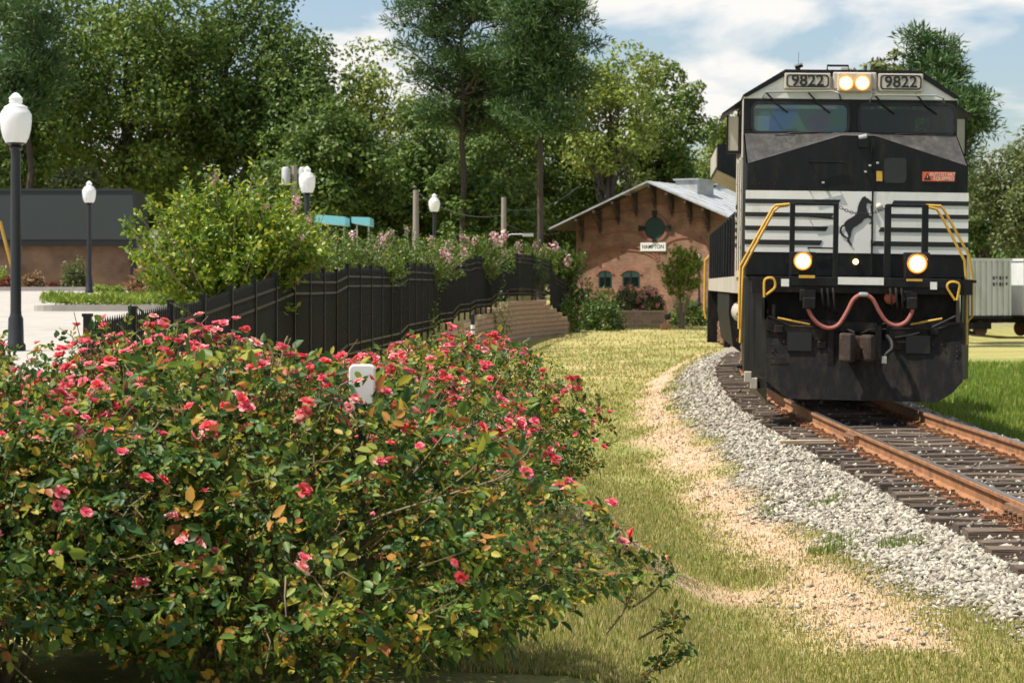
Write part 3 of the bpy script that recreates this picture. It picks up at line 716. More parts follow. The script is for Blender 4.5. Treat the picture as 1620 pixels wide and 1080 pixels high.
# nose door seam, door window, stickers, grab irons
xs_ = LL(1380, 300)[0]
MB().box(xs_-.012, xs_+.012, -.068, -.03, zb+.05, zc-.04).build('door_seam', M_['sooty'], nose_o)
x0, z1 = LL(1398,250); x1, z0 = LL(1433,290)
win = MB().prism_y(rrect(x0,x1,z0,z1,.06),-.055,-.02).build('nose_door_window', M_['glass'], nose_o)
x0, z1 = LL(1386,271); x1, z0 = LL(1395,287)
MB().box(x0,x1,-.062,-.03,z0,z1).build('yellow_sticker', M_['yellow'], nose_o)
x0, z1 = LL(1459,272); x1, z0 = LL(1510,287.5)
osk = MB().box(x0,x1,-.032,-.001,z0,z1).build('orange_notice', M_['orange'], nose_o)
def put_text(txt, size, cx, cz, y, mat, parent, xs=1.0, bold=0.0, name='lettering'):
    return place(name, text_mesh(txt, size, mat, .002, bold, xs), parent, Matrix.Translation((cx, y, cz)))
w_ = x1-x0; h_ = z1-z0
put_text('AUTOSTART', .075, x0+w_*.62, z0+h_*.72, -.034, M_['decal'], osk, .85)
put_text('EQUIPPED', .075, x0+w_*.66, z0+h_*.27, -.034, M_['decal'], osk, .85)
MB().prism_y([(x0+.02,z0+.02),(x0+.12,z0+.02),(x0+.07,z1-.015)],-.035,-.031).build('warning_triangle', M_['ink'], osk)
MB().box(x0+.067,x0+.074,-.038,-.035,z0+.045,z1-.05).build('exclamation_mark', M_['decal'], osk)
def grab(pa, pb, y, out=.07, r=.012, parent=loco, mat='black', name='grab_iron'):
    (xa,za),(xb,zb_) = LL(*pa, y), LL(*pb, y)
    return MB().tube([(xa,y,za),(xa,y-out,za),(xb,y-out,zb_),(xb,y,zb_)], r, 6).build(name, M_[mat], parent, smooth=True)
grab((1281,256),(1333,257),-.02,parent=nose_o); grab((1280,301),(1328,301),-.01,parent=nose_o)
grab((1278,342),(1320,346),-.01,parent=nose_o); grab((1278,392),(1320,393),-.01,parent=nose_o)
for p in ((1376,214),(1306,213)):
    pass
lx, lz = LL(1365, 219, -.02)
MB().box(lx-.07,lx+.07,-.10,.05,lz-.13,lz-.02).build('nose_bell_box', M_['black'], nose_o)
MB().tube([(lx-.06,-.06,lz),(lx+.05,-.06,lz+.03)],.035,8).build('nose_light_hood', M_['chrome'], nose_o)

# cab: hollow shell with window openings
zr0 = LL(1178,150,yW)[1]; zr1 = LL(1240,114,yW)[1]; xr0 = LL(1242,115,yW)[0]; xr1 = LL(1456,118,yW)[0]
zwb = 3.99; zwt = LL(1260,160,yW)[1]; yB = 3.7
ztb = zwt + .03
roofp = [(-HW,ztb),(HW,ztb),(HW,zr0),(xr1,zr1),(xr0,zr1),(-HW,zr0)]
cab = MB().prism_y(roofp, yW, yW+.05).build('cab_brow', M_['lwhite'], loco, bevel=.012)
MB().prism_y([(-HW-.012,zr0+.0),(-HW-.012,zr0-.03),(-HW+.05,zr0-.03),(xr0,zr1-.06),(xr1,zr1-.06),(HW-.05,zr0-.03),(HW+.012,zr0-.03),(HW+.012,zr0+.0),(xr1,zr1+.035),(xr0,zr1+.035)], yW-.03, yB+.2).build('cab_roof', M_['black'], loco)
cw = MB()
wl0, wl1 = LL(1190,190,yW)[0], LL(1341,190,yW)[0]; wr0, wr1 = LL(1359,190,yW)[0], LL(1511,190,yW)[0]
for a, b_ in ((-HW,wl0),(wl1,wr0),(wr1,HW)): cw.box(a,b_,yW,yW+.06,zwb,ztb)
cw.box(-HW,HW,yW,yW+.06,zw-.25,zwb).box(-HW,HW,yW+.002,yW+.06,zwt-.06,ztb)
cw.build('cab_front_frame', M_['black'], loco, bevel=.01)
rx0, rz1 = LL(1194,184,yB); rx1, rz0 = LL(1217,213,yB); sx0, sz1 = LL(1447,187,yB); sx1, sz0 = LL(1478,217,yB); sx1 = min(sx1, HW-.10)
rwm = MB()
for a, b_, c, d in ((-HW+.06,HW-.06,zb,min(rz0,sz0)),(-HW+.06,HW-.06,max(rz1,sz1),zr0),(-HW+.06,rx0,min(rz0,sz0),max(rz1,sz1)),(rx1,sx0,min(rz0,sz0),max(rz1,sz1)),(sx1,HW-.06,min(rz0,sz0),max(rz1,sz1))):
    rwm.box(a,b_,yB-.06,yB,c,d)
rwm.build('cab_rear_wall', M_['interior'], loco)
MB().box(-HW+.06,HW-.06,yW+.07,yB-.07,zb+.02,zb+.08).build('cab_floor', M_['interior'], loco)
MB().box(-1.2,1.2,yW+.09,yW+.5,3.2,3.93).build('control_desk', M_['interior'], loco)
for sx_ in (-1, 1):
    s_ = MB(); a, b_ = sorted((sx_*(HW-.055), sx_*HW))
    wy0, wy1, wz0, wz1 = 1.95, 3.1, 3.72, 4.38
    s_.box(a,b_,yW+.061,yB,zb,wz0).box(a,b_,yW+.061,yB,wz1,zr0-.031).box(a,b_,yW+.061,wy0,wz0,wz1).box(a,b_,wy1,yB,wz0,wz1)
    so_ = s_.build('cab_side', M_['warm_grey'], loco)
    MB().box(*sorted((sx_*(HW-.03),sx_*(HW-.02))),wy0,wy1,wz0,wz1).build('cab_side_window', glassmat('side_glass',(.3,.34,.33),.25), so_)
    fr = MB()
    for q in ((wy0-.04,wy0,wz0-.04,wz1+.04),(wy1,wy1+.04,wz0-.04,wz1+.04),(wy0,wy1,wz1,wz1+.04),(wy0,wy1,wz0-.04,wz0)):
        fr.box(*sorted((sx_*(HW+.001),sx_*(HW+.02))),*q)
    fr.build('window_frame', M_['black'], so_)
    # awning and wind deflector
    aw = MB().add([(sx_*HW,1.75,4.50),(sx_*HW,3.2,4.50),(sx_*(HW+.30),3.2,4.28),(sx_*(HW+.30),1.75,4.28),(sx_*HW,1.75,4.47),(sx_*HW,3.2,4.47),(sx_*(HW+.30),3.2,4.25),(sx_*(HW+.30),1.75,4.25)],
        [(0,1,2,3),(7,6,5,4),(0,3,7,4),(1,5,6,2),(3,2,6,7)]).build('window_awning', M_['black'], loco)
    wd = MB().box(*sorted((sx_*(HW+.04),sx_*(HW+.21))),1.84,1.88,3.72,4.24)
    wd.build('wind_deflector', M_['warm_grey'] if sx_<0 else M_['numberboard'], loco, bevel=.01)
    df = MB()
    for q in ((.03,.05,3.70,4.26),(.20,.225,3.70,4.26)): df.box(*sorted((sx_*(HW+q[0]),sx_*(HW+q[1]))),1.83,1.89,q[2],q[3])
    df.box(*sorted((sx_*(HW+.03),sx_*(HW+.225))),1.83,1.89,3.68,3.72).box(*sorted((sx_*(HW-.02),sx_*(HW+.05))),1.84,1.88,4.0,4.04)
    df.build('deflector_frame', M_['black'], loco)
    # crew seat
    st = MB().box(sx_*.95-.24,sx_*.95+.24,2.35,2.8,2.75,2.88).box(sx_*.95-.22,sx_*.95+.22,2.74,2.86,2.88,3.72)
    st.lathe([(.04,2.70),(.15,2.72),(.17,2.80),(.15,2.86),(.04,2.88)],(sx_*.95,0,4.06),16,axis='y')
    st.box(sx_*.95-.04,sx_*.95+.04,2.78,2.82,3.7,3.95).build('crew_seat', M_['sooty'], loco)
# windshields with gaskets
for name, a, b_, m in (('windshield', (1192,164),(1340,213),'glassblue'), ('windshield', (1361,166),(1509,219),'glass')):
    x0, z1 = LL(*a, yW); x1, z0 = LL(*b_, yW); z0 = max(z0, zwb-.02)
    if m == 'glass': z0 = z0
    ws = MB().prism_y(rrect(x0,x1,z0,z1,.09), yW+.0, yW+.012).build(name, M_[m], loco)
    o_ = rrect(x0-.035,x1+.035,z0-.035,z1+.035,.12); i_ = rrect(x0+.004,x1-.004,z0+.004,z1-.004,.09); k = len(o_)
    gk = MB().add([(x,yW-.018,z) for x,z in o_]+[(x,yW-.018,z) for x,z in i_]+[(x,yW+.004,z) for x,z in o_]+[(x,yW+.004,z) for x,z in i_],
        [(i,(i+1)%k,k+(i+1)%k,k+i) for i in range(k)]+[(i,2*k+i,2*k+(i+1)%k,(i+1)%k) for i in range(k)]+[(k+i,k+(i+1)%k,3*k+(i+1)%k,3*k+i) for i in range(k)])
    gk.build('window_gasket', M_['ink'], ws)
    MB().tube([(x0+.15,yW-.05,z0-.1),(x0+.55,yW-.05,z0-.02),(x0+.95,yW-.045,z0+.0)],.012,6).build('wiper', M_['ink'], ws)
    MB().box(x0+.32,x0+.62,yW-.12,yW-.03,z0-.13,z0-.05).build('wiper_motor', M_['ink'], ws)
    MB().tube([(x0-.0,yW-.03,z0-.07),(x0+.1,yW-.08,z0-.16),(x0+.38,yW-.08,z0-.2),(x0+.5,yW-.05,z0-.1)],.011,6).build('washer_hose', M_['ink'], ws)
    for q in (.33,.78):
        MB().tube([(x0+q*(x1-x0)-.28,yW-.10,z1+.16),(x0+q*(x1-x0)-.1,yW-.07,z1-.02),(x0+q*(x1-x0)+.05,yW-.05,z1-.13)],.014,6).build('wiper', M_['ink'], ws)
# visor rods over the windshields
for a, b_ in (((1210,147),(1326,149)),((1380,152),(1490,156))):
    (xa,za),(xb,zb_) = LL(*a,yW), LL(*b_,yW)
    MB().tube([(xa-.04,yW,za-.09),(xa,yW-.13,za),(xb-.1,yW-.13,zb_+.03),(xb,yW-.13,zb_),(xb+.04,yW,zb_-.07)],.015,6).build('visor_rod', M_['chrome'], loco)
# number boards and headlight housing
for a, b_ in (((1241,116.5),(1313,142)),((1389,117.5),(1459,146))):
    x0, z1 = LL(*a,yW); x1, z0 = LL(*b_,yW)
    nb_ = MB().box(x0,x1,yW-.10,yW+.04,z0,z1).build('number_board', M_['numberboard'], loco, bevel=.012)
    o_ = rrect(x0+.025,x1-.025,z0+.022,z1-.022,.05); i_ = rrect(x0+.045,x1-.045,z0+.042,z1-.042,.04); k = len(o_)
    MB().add([(x,yW-.104,z) for x,z in o_]+[(x,yW-.104,z) for x,z in i_],[(i,(i+1)%k,k+(i+1)%k,k+i) for i in range(k)]).build('board_border', M_['ink'], nb_)
    put_text('9822', .235, (x0+x1)/2, (z0+z1)/2, yW-.104, M_['ink'], nb_, 1.02, .004, 'road_number')
x0, z1 = LL(1324,115,yW); x1, z0 = LL(1378,147,yW)
hh = MB().box(x0-.06,x1+.07,yW-.08,yW+.03,z0+.04,z1-.0).box(x0,x1,yW-.14,yW-.06,z0,z1-.01).build('headlight_housing', M_['numberboard'], loco, bevel=.02)
def lamp(cx, cz, y, r, parent, name='headlight', dish=True):
    lo = MB().lathe([(r*.78,-.01),(r*.80,-.022),(r*.5,-.03),(.002,-.034)],(cx,y,cz),20,axis='y').build(name, M_['headlamp'], parent, smooth=True)
    MB().lathe([(r*.99,0),(r*1.0,-.01),(r*.75,-.018)],(cx,y,cz),20,axis='y').build('lamp_reflector', M_['headedge'], lo)
    MB().lathe([(r*1.18,.005),(r*1.18,-.03),(r*1.0,-.03),(r*1.0,-.001)],(cx,y,cz),20,axis='y').build('lamp_rim', M_['headring'] if dish else M_['ink'], lo)
    return lo
for p in ((1338,131.5),(1364,131.5)):
    x, z = LL(*p,yW-.14); lamp(x,z,yW-.142,.098,hh)
# roof fittings
x, z = LL(1263,112,yW+.6)
MB().tube([(x,yW+.6,zr1),(x,yW+.6,zr1+.12)],.03,6).tube([(x-.05,yW+.6,zr1+.13),(x+.06,yW+.6,zr1+.17)],.035,6).tube([(x,yW+.6,zr1+.15),(x,yW+.6,zr1+.36)],.004,4).build('antenna', M_['ink'], loco)
x0 = LL(1309,104,yW+.5)[0]; x1 = LL(1342,104,yW+.5)[0]
MB().tube([(x0,yW+.5,zr1+.03),(x0,yW+.5,zr1+.15),(x1,yW+.5,zr1+.15),(x1,yW+.5,zr1+.03)],.018,6).build('roof_grab_rail', M_['ink'], loco)
MB().box(xr0+.85,xr0+.95,yW+.3,yW+.5,zr1+.03,zr1+.10).build('roof_box', M_['numberboard'], loco)
for sx2 in (.30,): MB().tube([(sx2,yW+.4,zr1),(sx2,yW+.4,zr1+.18)],.025,6).build('horn', M_['chrome'], loco)

# long hood, radiator wings, doors, handrails
hood = MB().prism_y([(-.92,zb),(.92,zb),(.92,4.25),(.72,4.42),(-.72,4.42),(-.92,4.25)], yB, 20.0).build('long_hood', M_['black'], loco)
for k in range(13):
    ya = 4.3 + k*1.15
    for sx_ in (-1, 1):
        hd = MB().box(*sorted((sx_*.921,sx_*.945)),ya,ya+1.05,zb+.15,3.6).build('hood_door', M_['sooty' if k % 3 else 'warm_grey'], hood)
        MB().box(*sorted((sx_*.946,sx_*.97)),ya+.9,ya+.96,2.6,2.8).build('door_latch', M_['chrome'], hd)
MB().prism_y([(-.95,3.85),(.95,3.85),(1.54,4.12),(1.54,4.66),(-1.54,4.66),(-1.54,4.12)], 14.6, 19.2).build('radiator_cab', M_['black'], loco)
for sx_ in (-1, 1):
    MB().box(*sorted((sx_*1.541,sx_*1.56)),14.7,19.1,4.18,4.6).build('radiator_grille', M_['warm_grey'], loco)
MB().prism_y([(-.95,3.83),(-1.52,4.09),(-1.52,4.115),(-.95,3.86)], 14.62, 19.1).build('radiator_soffit', M_['warm_grey'], loco)
MB().box(-1.15,-.93,3.75,7.0,zb,3.1).box(.93,1.15,3.75,7.0,zb,3.1).build('equipment_locker', M_['warm_grey'], loco)
MB().box(-.6,.6,7.5,10.5,4.42,4.62).build('exhaust_housing', M_['sooty'], loco)
for sx_ in (-1, 1):
    hr = [(sx_*1.50, 3.2, zb+1.05)]
    hr += [(sx_*1.50, 3.8+k*1.5, zb+1.08) for k in range(12)] + [(sx_*1.50, 20.4, zb+1.0)]
    MB().tube(hr,.022,6).build('side_handrail', M_['black'], loco, smooth=True)
    for k in range(13):
        ya = 3.4+k*1.4
        MB().tube([(sx_*1.50,ya,zb-.15),(sx_*1.50,ya,zb+1.07)],.026,6).build('stanchion', M_['black'], loco)
    # corner steps at the rear with a yellow grab rail
    MB().box(*sorted((sx_*1.0,sx_*1.53)),20.3,20.9,.35,1.6).build('rear_step_box', M_['sooty'], loco)
    MB().tube([(sx_*1.56,20.95,.9),(sx_*1.60,20.95,1.1),(sx_*1.60,20.95,2.3),(sx_*1.5,20.95,2.4)],.03,6).build('rear_grab_rail', M_['yellow'], loco)

# trucks, wheels, fuel tank
for yc in (4.6, 17.2):
    for sx_ in (-1, 1):
        tf = MB().prism_x([(yc-2.3,.75),(yc-2.2,.45),(yc-1.2,.38),(yc+1.2,.38),(yc+2.2,.45),(yc+2.3,.75),(yc+1.4,1.05),(yc-1.4,1.05)], *sorted((sx_*.98,sx_*1.18)))
        tfo = tf.build('truck_frame', M_['warm_grey'], loco, bevel=.02)
        for dy in (-1.75,0,1.75):
            MB().lathe([(.53,0),(.53,.03),(.50,.13),(.18,.13),(.18,.02)],(sx_*.70,yc+dy,.52),24,axis='x').build('wheel', M_['rust'], loco, smooth=True)
            MB().box(*sorted((sx_*1.18,sx_*1.32)),yc+dy-.2,yc+dy+.2,.38,.75).build('journal_box', M_['sooty'], tfo, bevel=.02)
        for dy in (-.9,.9):
            MB().lathe([(.11,.42),(.13,.45),(.11,.5),(.13,.56),(.11,.62),(.13,.68),(.11,.74),(.13,.8),(.11,.9)],(sx_*1.25,yc+dy,0),12).build('spring', M_['rust'], tfo, smooth=True)
        MB().tube([(sx_*1.28,yc-1.3,1.0),(sx_*1.34,yc-1.0,.8),(sx_*1.34,yc-.3,.75),(sx_*1.28,yc,.95)],.035,6).build('brake_pipe', M_['warm_grey'], tfo)
MB().prism_y([(-1.0,.32),(1.0,.32),(1.42,.62),(1.50,1.2),(1.50,1.55),(-1.50,1.55),(-1.50,1.2),(-1.42,.62)], 7.6, 14.2).build('fuel_tank', M_['sooty'], loco)
for sx_ in (-1, 1):
    for k in range(2):
        MB().lathe([(.05,0),(.17,.06),(.20,.12),(.20,1.5),(.17,1.56),(.05,1.6)],(sx_*1.28,2.1+k*5.1-1.6*(k==1),1.25),16,axis='y').build('air_reservoir', M_['warm_grey'], loco, smooth=True)

# pilot: side sheets, back plate, plow
yP = -0.95
xL = LL(1213,540,yP)[0]; xR = LL(1521,540,yP)[0]
pil = MB()
pil2 = MB()
pil.add([(-HW,-.25,.45),(xL,yP,.50),(xL,yP,1.80),(-HW,-.25,1.80),(-HW,.6,.6),(-HW,.6,1.80)],[(0,1,2,3),(4,0,3,5)])
pil2.add([(HW,-.25,.45),(xR,yP,.45),(xR,yP,1.80),(HW,-.25,1.80),(HW,.6,.6),(HW,.6,1.80)],[(0,3,2,1),(4,5,3,0)])
pil.add([(-HW,-.25,.45),(xL,yP,.50),(xL+.02,yP+.02,.1),(-HW+.1,-.1,.2)],[(0,3,2,1)])
pil.build('pilot_side_sheet', M_['black'], loco); pil2.build('pilot_side_sheet', M_['sooty'], loco)
MB().box(xL+.03,xR-.03,yP+.34,yP+.42,.4,1.62).build('pilot_back_plate', M_['sooty'], loco)
# deck edge plate
zd1 = LL(1300,438,yP)[1]; zd0 = zd1-.13
de = MB().box(xL-.02,xR-.02,yP-.02,yP+.06,zd0,zd1).build('deck_edge', M_['black'], loco, bevel=.01)
MB().box(-HW+.0,HW,yP+.06,0,zd1-.05,zd1-.012).build('front_platform', M_['sooty'], loco)
# plow with cut lower corners
pts_px = [(1212,535),(1522,540),(1523,603),(1505,622),(1481,636),(1246,630),(1212,603)]
pf = [LL(px,py,yP-.12) for px,py in pts_px]
def plow_y(z): return yP-.04 - .16*max(0,min(1,(1.0-z)/.9))
pmb = MB(); k = len(pf)
pmb.add([(x,plow_y(z),z) for x,z in pf]+[(x,plow_y(z)+.05,z) for x,z in pf],[tuple(range(k)),tuple(range(2*k-1,k-1,-1))]+[(i,(i+1)%k,k+(i+1)%k,k+i) for i in range(k)])
plow = pmb.build('plow', M_['sooty'], loco)
for a in ((1245,525,1283,548),(1432,530,1470,552)):
    x0, z1 = LL(a[0],a[1],yP); x1, z0 = LL(a[2],a[3],yP)
    MB().box(x0,x1,yP-.10,yP+.1,z0-.06,z1).build('pilot_opening', M_['darkvoid'], plow)
for a in ((1200,505,1330,538),(1392,508,1524,542)):
    x0, z1 = LL(a[0]+12,a[1],yP); x1, z0 = LL(a[2],a[3],yP)
    MB().box(x0,x1,yP-.03,yP+.05,z0-.02,z1).build('pilot_plate', M_['sooty'], loco)
# light bits of the lower left corner, like worn footing irons
for q in ((1183,594),(1192,604)):
    x, z = LL(*q,yP+.3); MB().box(x-.05,x+.05,yP+.2,yP+.32,z-.09,z+.06).build('pilot_bracket', M_['warm_grey'], loco, bevel=.01)
# steps with yellow edges
for pa, pb in (((1230,503),(1281,513)),((1440,513),(1490,504))):
    (xa,za),(xb,zb_) = LL(*pa,yP), LL(*pb,yP)
    MB().tube([(xa,yP-.02,za),(xb,yP-.02,zb_)],.016,6).build('step_edge', M_['yellow'], loco)
    MB().add([(xa,yP,za-.03),(xb,yP,zb_-.03),(xb,yP+.3,zb_-.03),(xa,yP+.3,za-.03),(xa,yP,za-.2),(xb,yP,zb_-.2)],[(0,1,2,3),(0,4,5,1)]).build('step_tread', M_['sooty'], loco)
# side ladder steps on the viewer's left
for k in range(3):
    MB().box(-HW-.06,-1.15,.7,1.15,.5+.38*k,.54+.38*k).build('side_step', M_['sooty'], loco)
# coupler
cx, cz = LL(1354,550,yP-.3)
cp = MB().box(cx-.13,cx+.13,yP-.35,yP+.3,cz-.15,cz+.16).build('coupler', M_['coupler'], loco, bevel=.03)
MB().prism_z([(cx-.24,yP-.42),(cx-.10,yP-.60),(cx-.02,yP-.50),(cx-.05,yP-.30),(cx-.20,yP-.25)],cz-.19,cz+.20).build('coupler_jaw', M_['coupler'], cp, bevel=.03)
MB().prism_z([(cx+.05,yP-.30),(cx+.08,yP-.52),(cx+.18,yP-.60),(cx+.25,yP-.42),(cx+.2,yP-.25)],cz-.18,cz+.18).build('coupler_knuckle', M_['coupler'], cp, bevel=.04)
MB().box(cx-.30,cx+.30,yP-.11,yP-.02,cz+.22,cz+.34).box(cx-.36,cx-.28,yP-.11,yP,cz-.25,cz+.3).box(cx+.28,cx+.36,yP-.11,yP,cz-.25,cz+.3).build('coupler_pocket', M_['sooty'], loco)
# hoses
def spline(pts, n_=6):
    pts = [Vector(p) for p in pts]; out = []
    for i in range(len(pts)-1):
        p0, p1, p2, p3 = pts[max(i-1,0)], pts[i], pts[i+1], pts[min(i+2,len(pts)-1)]
        for k in range(n_):
            t = k/n_; out.append(.5*((2*p1)+(p2-p0)*t+(2*p0-5*p1+4*p2-p3)*t*t+(3*p1-p0-3*p2+p3)*t**3))
    return out+[pts[-1]]
yh_ = yP-.14
hl = [(1278,487),(1284,500),(1296,513),(1312,519),(1327,513),(1340,493),(1350,474),(1361,466)]
hr_ = [(1370,466),(1381,474),(1392,494),(1403,509),(1418,515),(1432,510),(1440,500),(1444,489)]
for hp in (hl, hr_):
    MB().tube(spline([LP(px,py,yh_) for px,py in hp]),.028,8).build('red_air_hose', M_['rubber'], loco, smooth=True)
x, z = LL(1366,466,yh_); MB().lathe([(.03,-.06),(.035,-.03),(.035,.03),(.03,.06)],(x,yh_,z),10,axis='x').build('hose_coupling', M_['chrome'], loco)
for q in ((1265,457,1291,489),(1429,460,1451,489)):
    x0, z1 = LL(q[0],q[1],yP); x1, z0 = LL(q[2],q[3],yP)
    MB().box(x0,x1,yP-.02,yP+.3,z0+.1,z1).box(x0+.04,x1-.02,yP-.18,yP,z0,z0+.16).build('hose_cabinet', M_['sooty'], loco, bevel=.015)
x, z = LL(1410,471,yP); MB().lathe([(.09,0),(.09,-.05),(.07,-.065),(.005,-.07)],(x,yP+.1,z),16,axis='y').build('red_receptacle_lid', M_['redlid'], loco, smooth=True)
MB().tube(spline([LP(1402,530,yP-.05),LP(1410,540,yP-.2),LP(1411,552,yP-.28),LP(1403,560,yP-.3),LP(1398,570,yP-.3)]),.032,8).build('brake_hose', M_['sooty'], loco, smooth=True)
x, z = LL(1399,569,yP-.3); MB().box(x-.04,x+.03,yP-.34,yP-.26,z-.05,z+.05).build('hose_end', M_['chrome'], loco, bevel=.01)
for hp in ([(1213,520),(1250,533),(1330,540)],[(1380,540),(1440,530),(1518,512)],[(1325,510),(1365,518),(1400,512)]):
    MB().tube(spline([LP(px,py,yP-.04) for px,py in hp]),.012,6).build('pilot_rod', M_['sooty'], loco)
# labels and white blocks under the deck edge
x0, z1 = LL(1326,438,yP-.03); x1, z0 = LL(1398,451,yP-.03)
wp = MB().box(x0,x1,yP-.035,yP-.021,z0,z1).build('white_deck_plate', M_['label'], loco)
for q in ((1236,441,1248,453),(1472,446,1482,458)):
    x0, z1 = LL(q[0],q[1],yP-.03); x1, z0 = LL(q[2],q[3],yP-.03)
    MB().box(x0,x1,yP-.05,yP-.021,z0,z1).build('white_marker_block', M_['label'], loco)
for q in ((1264,435,1289,440),(1434,441,1459,445)):
    x0, z1 = LL(q[0],q[1],yP-.03); x1, z0 = LL(q[2],q[3],yP-.03)
    MB().box(x0,x1,yP-.045,yP-.021,z0,z1).build('yellow_foot_plate', M_['yellow'], loco)
x, z = LL(1213,563,yP-.1); put_text('BACKER', .07, x+.12, z, yP-.125, M_['nosetop'], plow)
# uncoupling levers (yellow loops)
lp1 = [(1209,470),(1209,446),(1214,440),(1222,440),(1226,446),(1225,456),(1212,466)]
lp2 = [(1511,475),(1500,458),(1499,450),(1505,446),(1514,447),(1518,453),(1514,475)]
for lp_ in (lp1, lp2): MB().tube(spline([LP(px,py,yP-.03) for px,py in lp_],3),.017,6).build('uncoupling_lever', M_['yellow'], loco, smooth=True)
x0, z1 = LL(1205,470,yP); x1, z0 = LL(1226,505,yP)
MB().box(x0,x0+.04,yP-.03,yP+.1,z0,z1).box(x1-.04,x1,yP-.03,yP+.1,z0,z1-.1).build('lever_bracket', M_['sooty'], loco)
# platform railings: posts, top bars
yR = -0.80
def post(px, py0, py1, w=.04):
    x, z1 = LL(px,py0,yR); _, z0 = LL(px,py1,yR)
    MB().box(x-w,x+w,yR-.03,yR+.03,z0,z1).build('rail_post', M_['black'], loco, bevel=.008)
for px_, w in ((1254,.036),(1323,.036),(1405,.045),(1464,.045)): post(px_, 322 if px_ < 1400 else 324, 440, w)
for a, b_ in (((1250,322),(1326,323)),((1402,325),(1467,326))):
    (xa,za),(xb,zb_) = LL(*a,yR), LL(*b_,yR); MB().tube([(xa,yR,za),(xb,yR,zb_)],.022,8).build('railing_top_bar', M_['black'], loco)
# safety chain
cp_ = [LP(1329+ (1402-1329)*t, 328+ 12*4*t*(1-t)*(.9), yR-.02) for t in np.linspace(0,1,19)]
ch = MB()
for i in range(18):
    a, b_ = Vector(cp_[i]), Vector(cp_[i+1]); d = (b_-a)
    o2 = Vector((0,.016,0)) if i % 2 else Vector((-d.z,0,d.x)).normalized()*.016
    ch.tube([a-d*.12, a+o2, b_-d*.1+o2, b_+d*.12, b_-d*.1-o2, a-o2, a-d*.12],.006,5,cap=False)
ch.build('safety_chain', M_['ink'], loco)
# yellow corner handrails (two bars each side)
yl1 = [(1249,323),(1227,325),(1222,330),(1171,421),(1169,520)]
yl2 = [(1247,325),(1232,327),(1224,334),(1176,424),(1174,470),(1171,542)]
yr1 = [(1465,325),(1488,326),(1494,333),(1533,404),(1538,440),(1538,500),(1524,516)]
yr2 = [(1466,327),(1482,331),(1490,343),(1526,412),(1529,450),(1529,545),(1522,546)]
for pts_, yq in ((yl1,-.62),(yl2,-.42),(yr1,-.42),(yr2,-.62)):
    MB().tube([LP(px,py,yq) for px,py in pts_],.0195,8).build('corner_handrail', M_['yellow'], loco, smooth=True)
# ditch lights and marker
for q, lc, r_ in (((1251,398,1290,436),(1270,413),.105),((1432,399,1471,441),(1451,417),.115)):
    x0, z1 = LL(q[0],q[1],yP+.05); x1, z0 = LL(q[2],q[3],yP+.05)
    db = MB().box(x0,x1,yP+.05,yP+.30,z0,z1).build('ditch_light_box', M_['sooty'], loco, bevel=.012)
    x, z = LL(*lc,yP+.04)
    hood_ = MB(); n_ = 20
    for i in range(n_):
        t0 = R(20+140*i/n_); t1 = R(20+140*(i+1)/n_)
        hood_.add([(x+1.25*r_*math.cos(t0),yP+.05,z+1.25*r_*math.sin(t0)),(x+1.25*r_*math.cos(t1),yP+.05,z+1.25*r_*math.sin(t1)),
                   (x+1.25*r_*math.cos(t1),yP-.05,z+1.25*r_*math.sin(t1)),(x+1.25*r_*math.cos(t0),yP-.05,z+1.25*r_*math.sin(t0))],[(0,1,2,3)])
    hood_.build('lamp_visor', M_['chrome'], db)
    lamp(x,z,yP+.045,r_,db,'ditch_light')
x, z = LL(1353.5,414,-.05); MB().lathe([(.04,0),(.04,-.03),(.025,-.05),(.002,-.055)],(x,-.055,z),14,axis='y').build('marker_light', M_['marker'], nose_o, smooth=True)
for x_ in (-.95, .95):
    MB().box(x_-.03,x_+.03,-.03,0,2.02,2.1).build('small_bracket', M_['sooty'], nose_o)

# small hardware: bolts, hinges, hoses, seams
def bolt_row(pts_, y, r_, parent, mat='sooty'):
    mb = MB()
    for px, py in pts_:
        x, z = LL(px, py, y); mb.lathe([(r_,0),(r_,-.012),(r_*.5,-.018)],(x,y,z),6,axis='y')
    tag(mb.build('bolt_heads', M_[mat], parent), kind='stuff')
bolt_row([(1190+12*k, 292) for k in range(13)]+[(1392+11*k, 297) for k in range(12)], -.006, .012, nose_o)
bolt_row([(1222, 545+10*k) for k in range(8)]+[(1514, 548+8*k) for k in range(6)]+[(1240+14*k, 541) for k in range(5)]+[(1420+14*k, 545) for k in range(6)], plow_y(.8)-.004, .013, plow, 'coupler')
for py in (236, 330, 385):
    x, z = LL(1379, py, -.06); MB().tube([(x-.0,-.075,z-.05),(x-.0,-.075,z+.05)],.016,6).build('door_hinge', M_['sooty'], nose_o)
x, z = LL(1391, 327, -.06); MB().lathe([(.05,0),(.05,-.02),(.03,-.04),(.01,-.05)],(x,-.05,z),12,axis='y').build('door_latch', M_['numberboard'], nose_o)
for px, py in ((1388,258),(1376,262),(1369,272),(1302,289)):
    x, z = LL(px, py, -.05); MB().box(x-.018,x+.018,-.085,-.04,z-.014,z+.014).build('nose_fitting', M_['chrome'], nose_o, bevel=.004)
# multiple-unit hoses under the deck edge, three a side
for k in range(3):
    for px in (1300+9*k, 1408+9*k):
        x, z = LL(px, 455, yP); j = .03*((k*7) % 3)
        MB().tube(spline([(x,yP+.02,z),(x,yP-.07,z-.06),(x+.02,yP-.08,z-.22-j),(x+.05,yP+.02,z-.30-j)]),.016,6).build('multiple_unit_hose', M_['sooty'], loco, smooth=True)
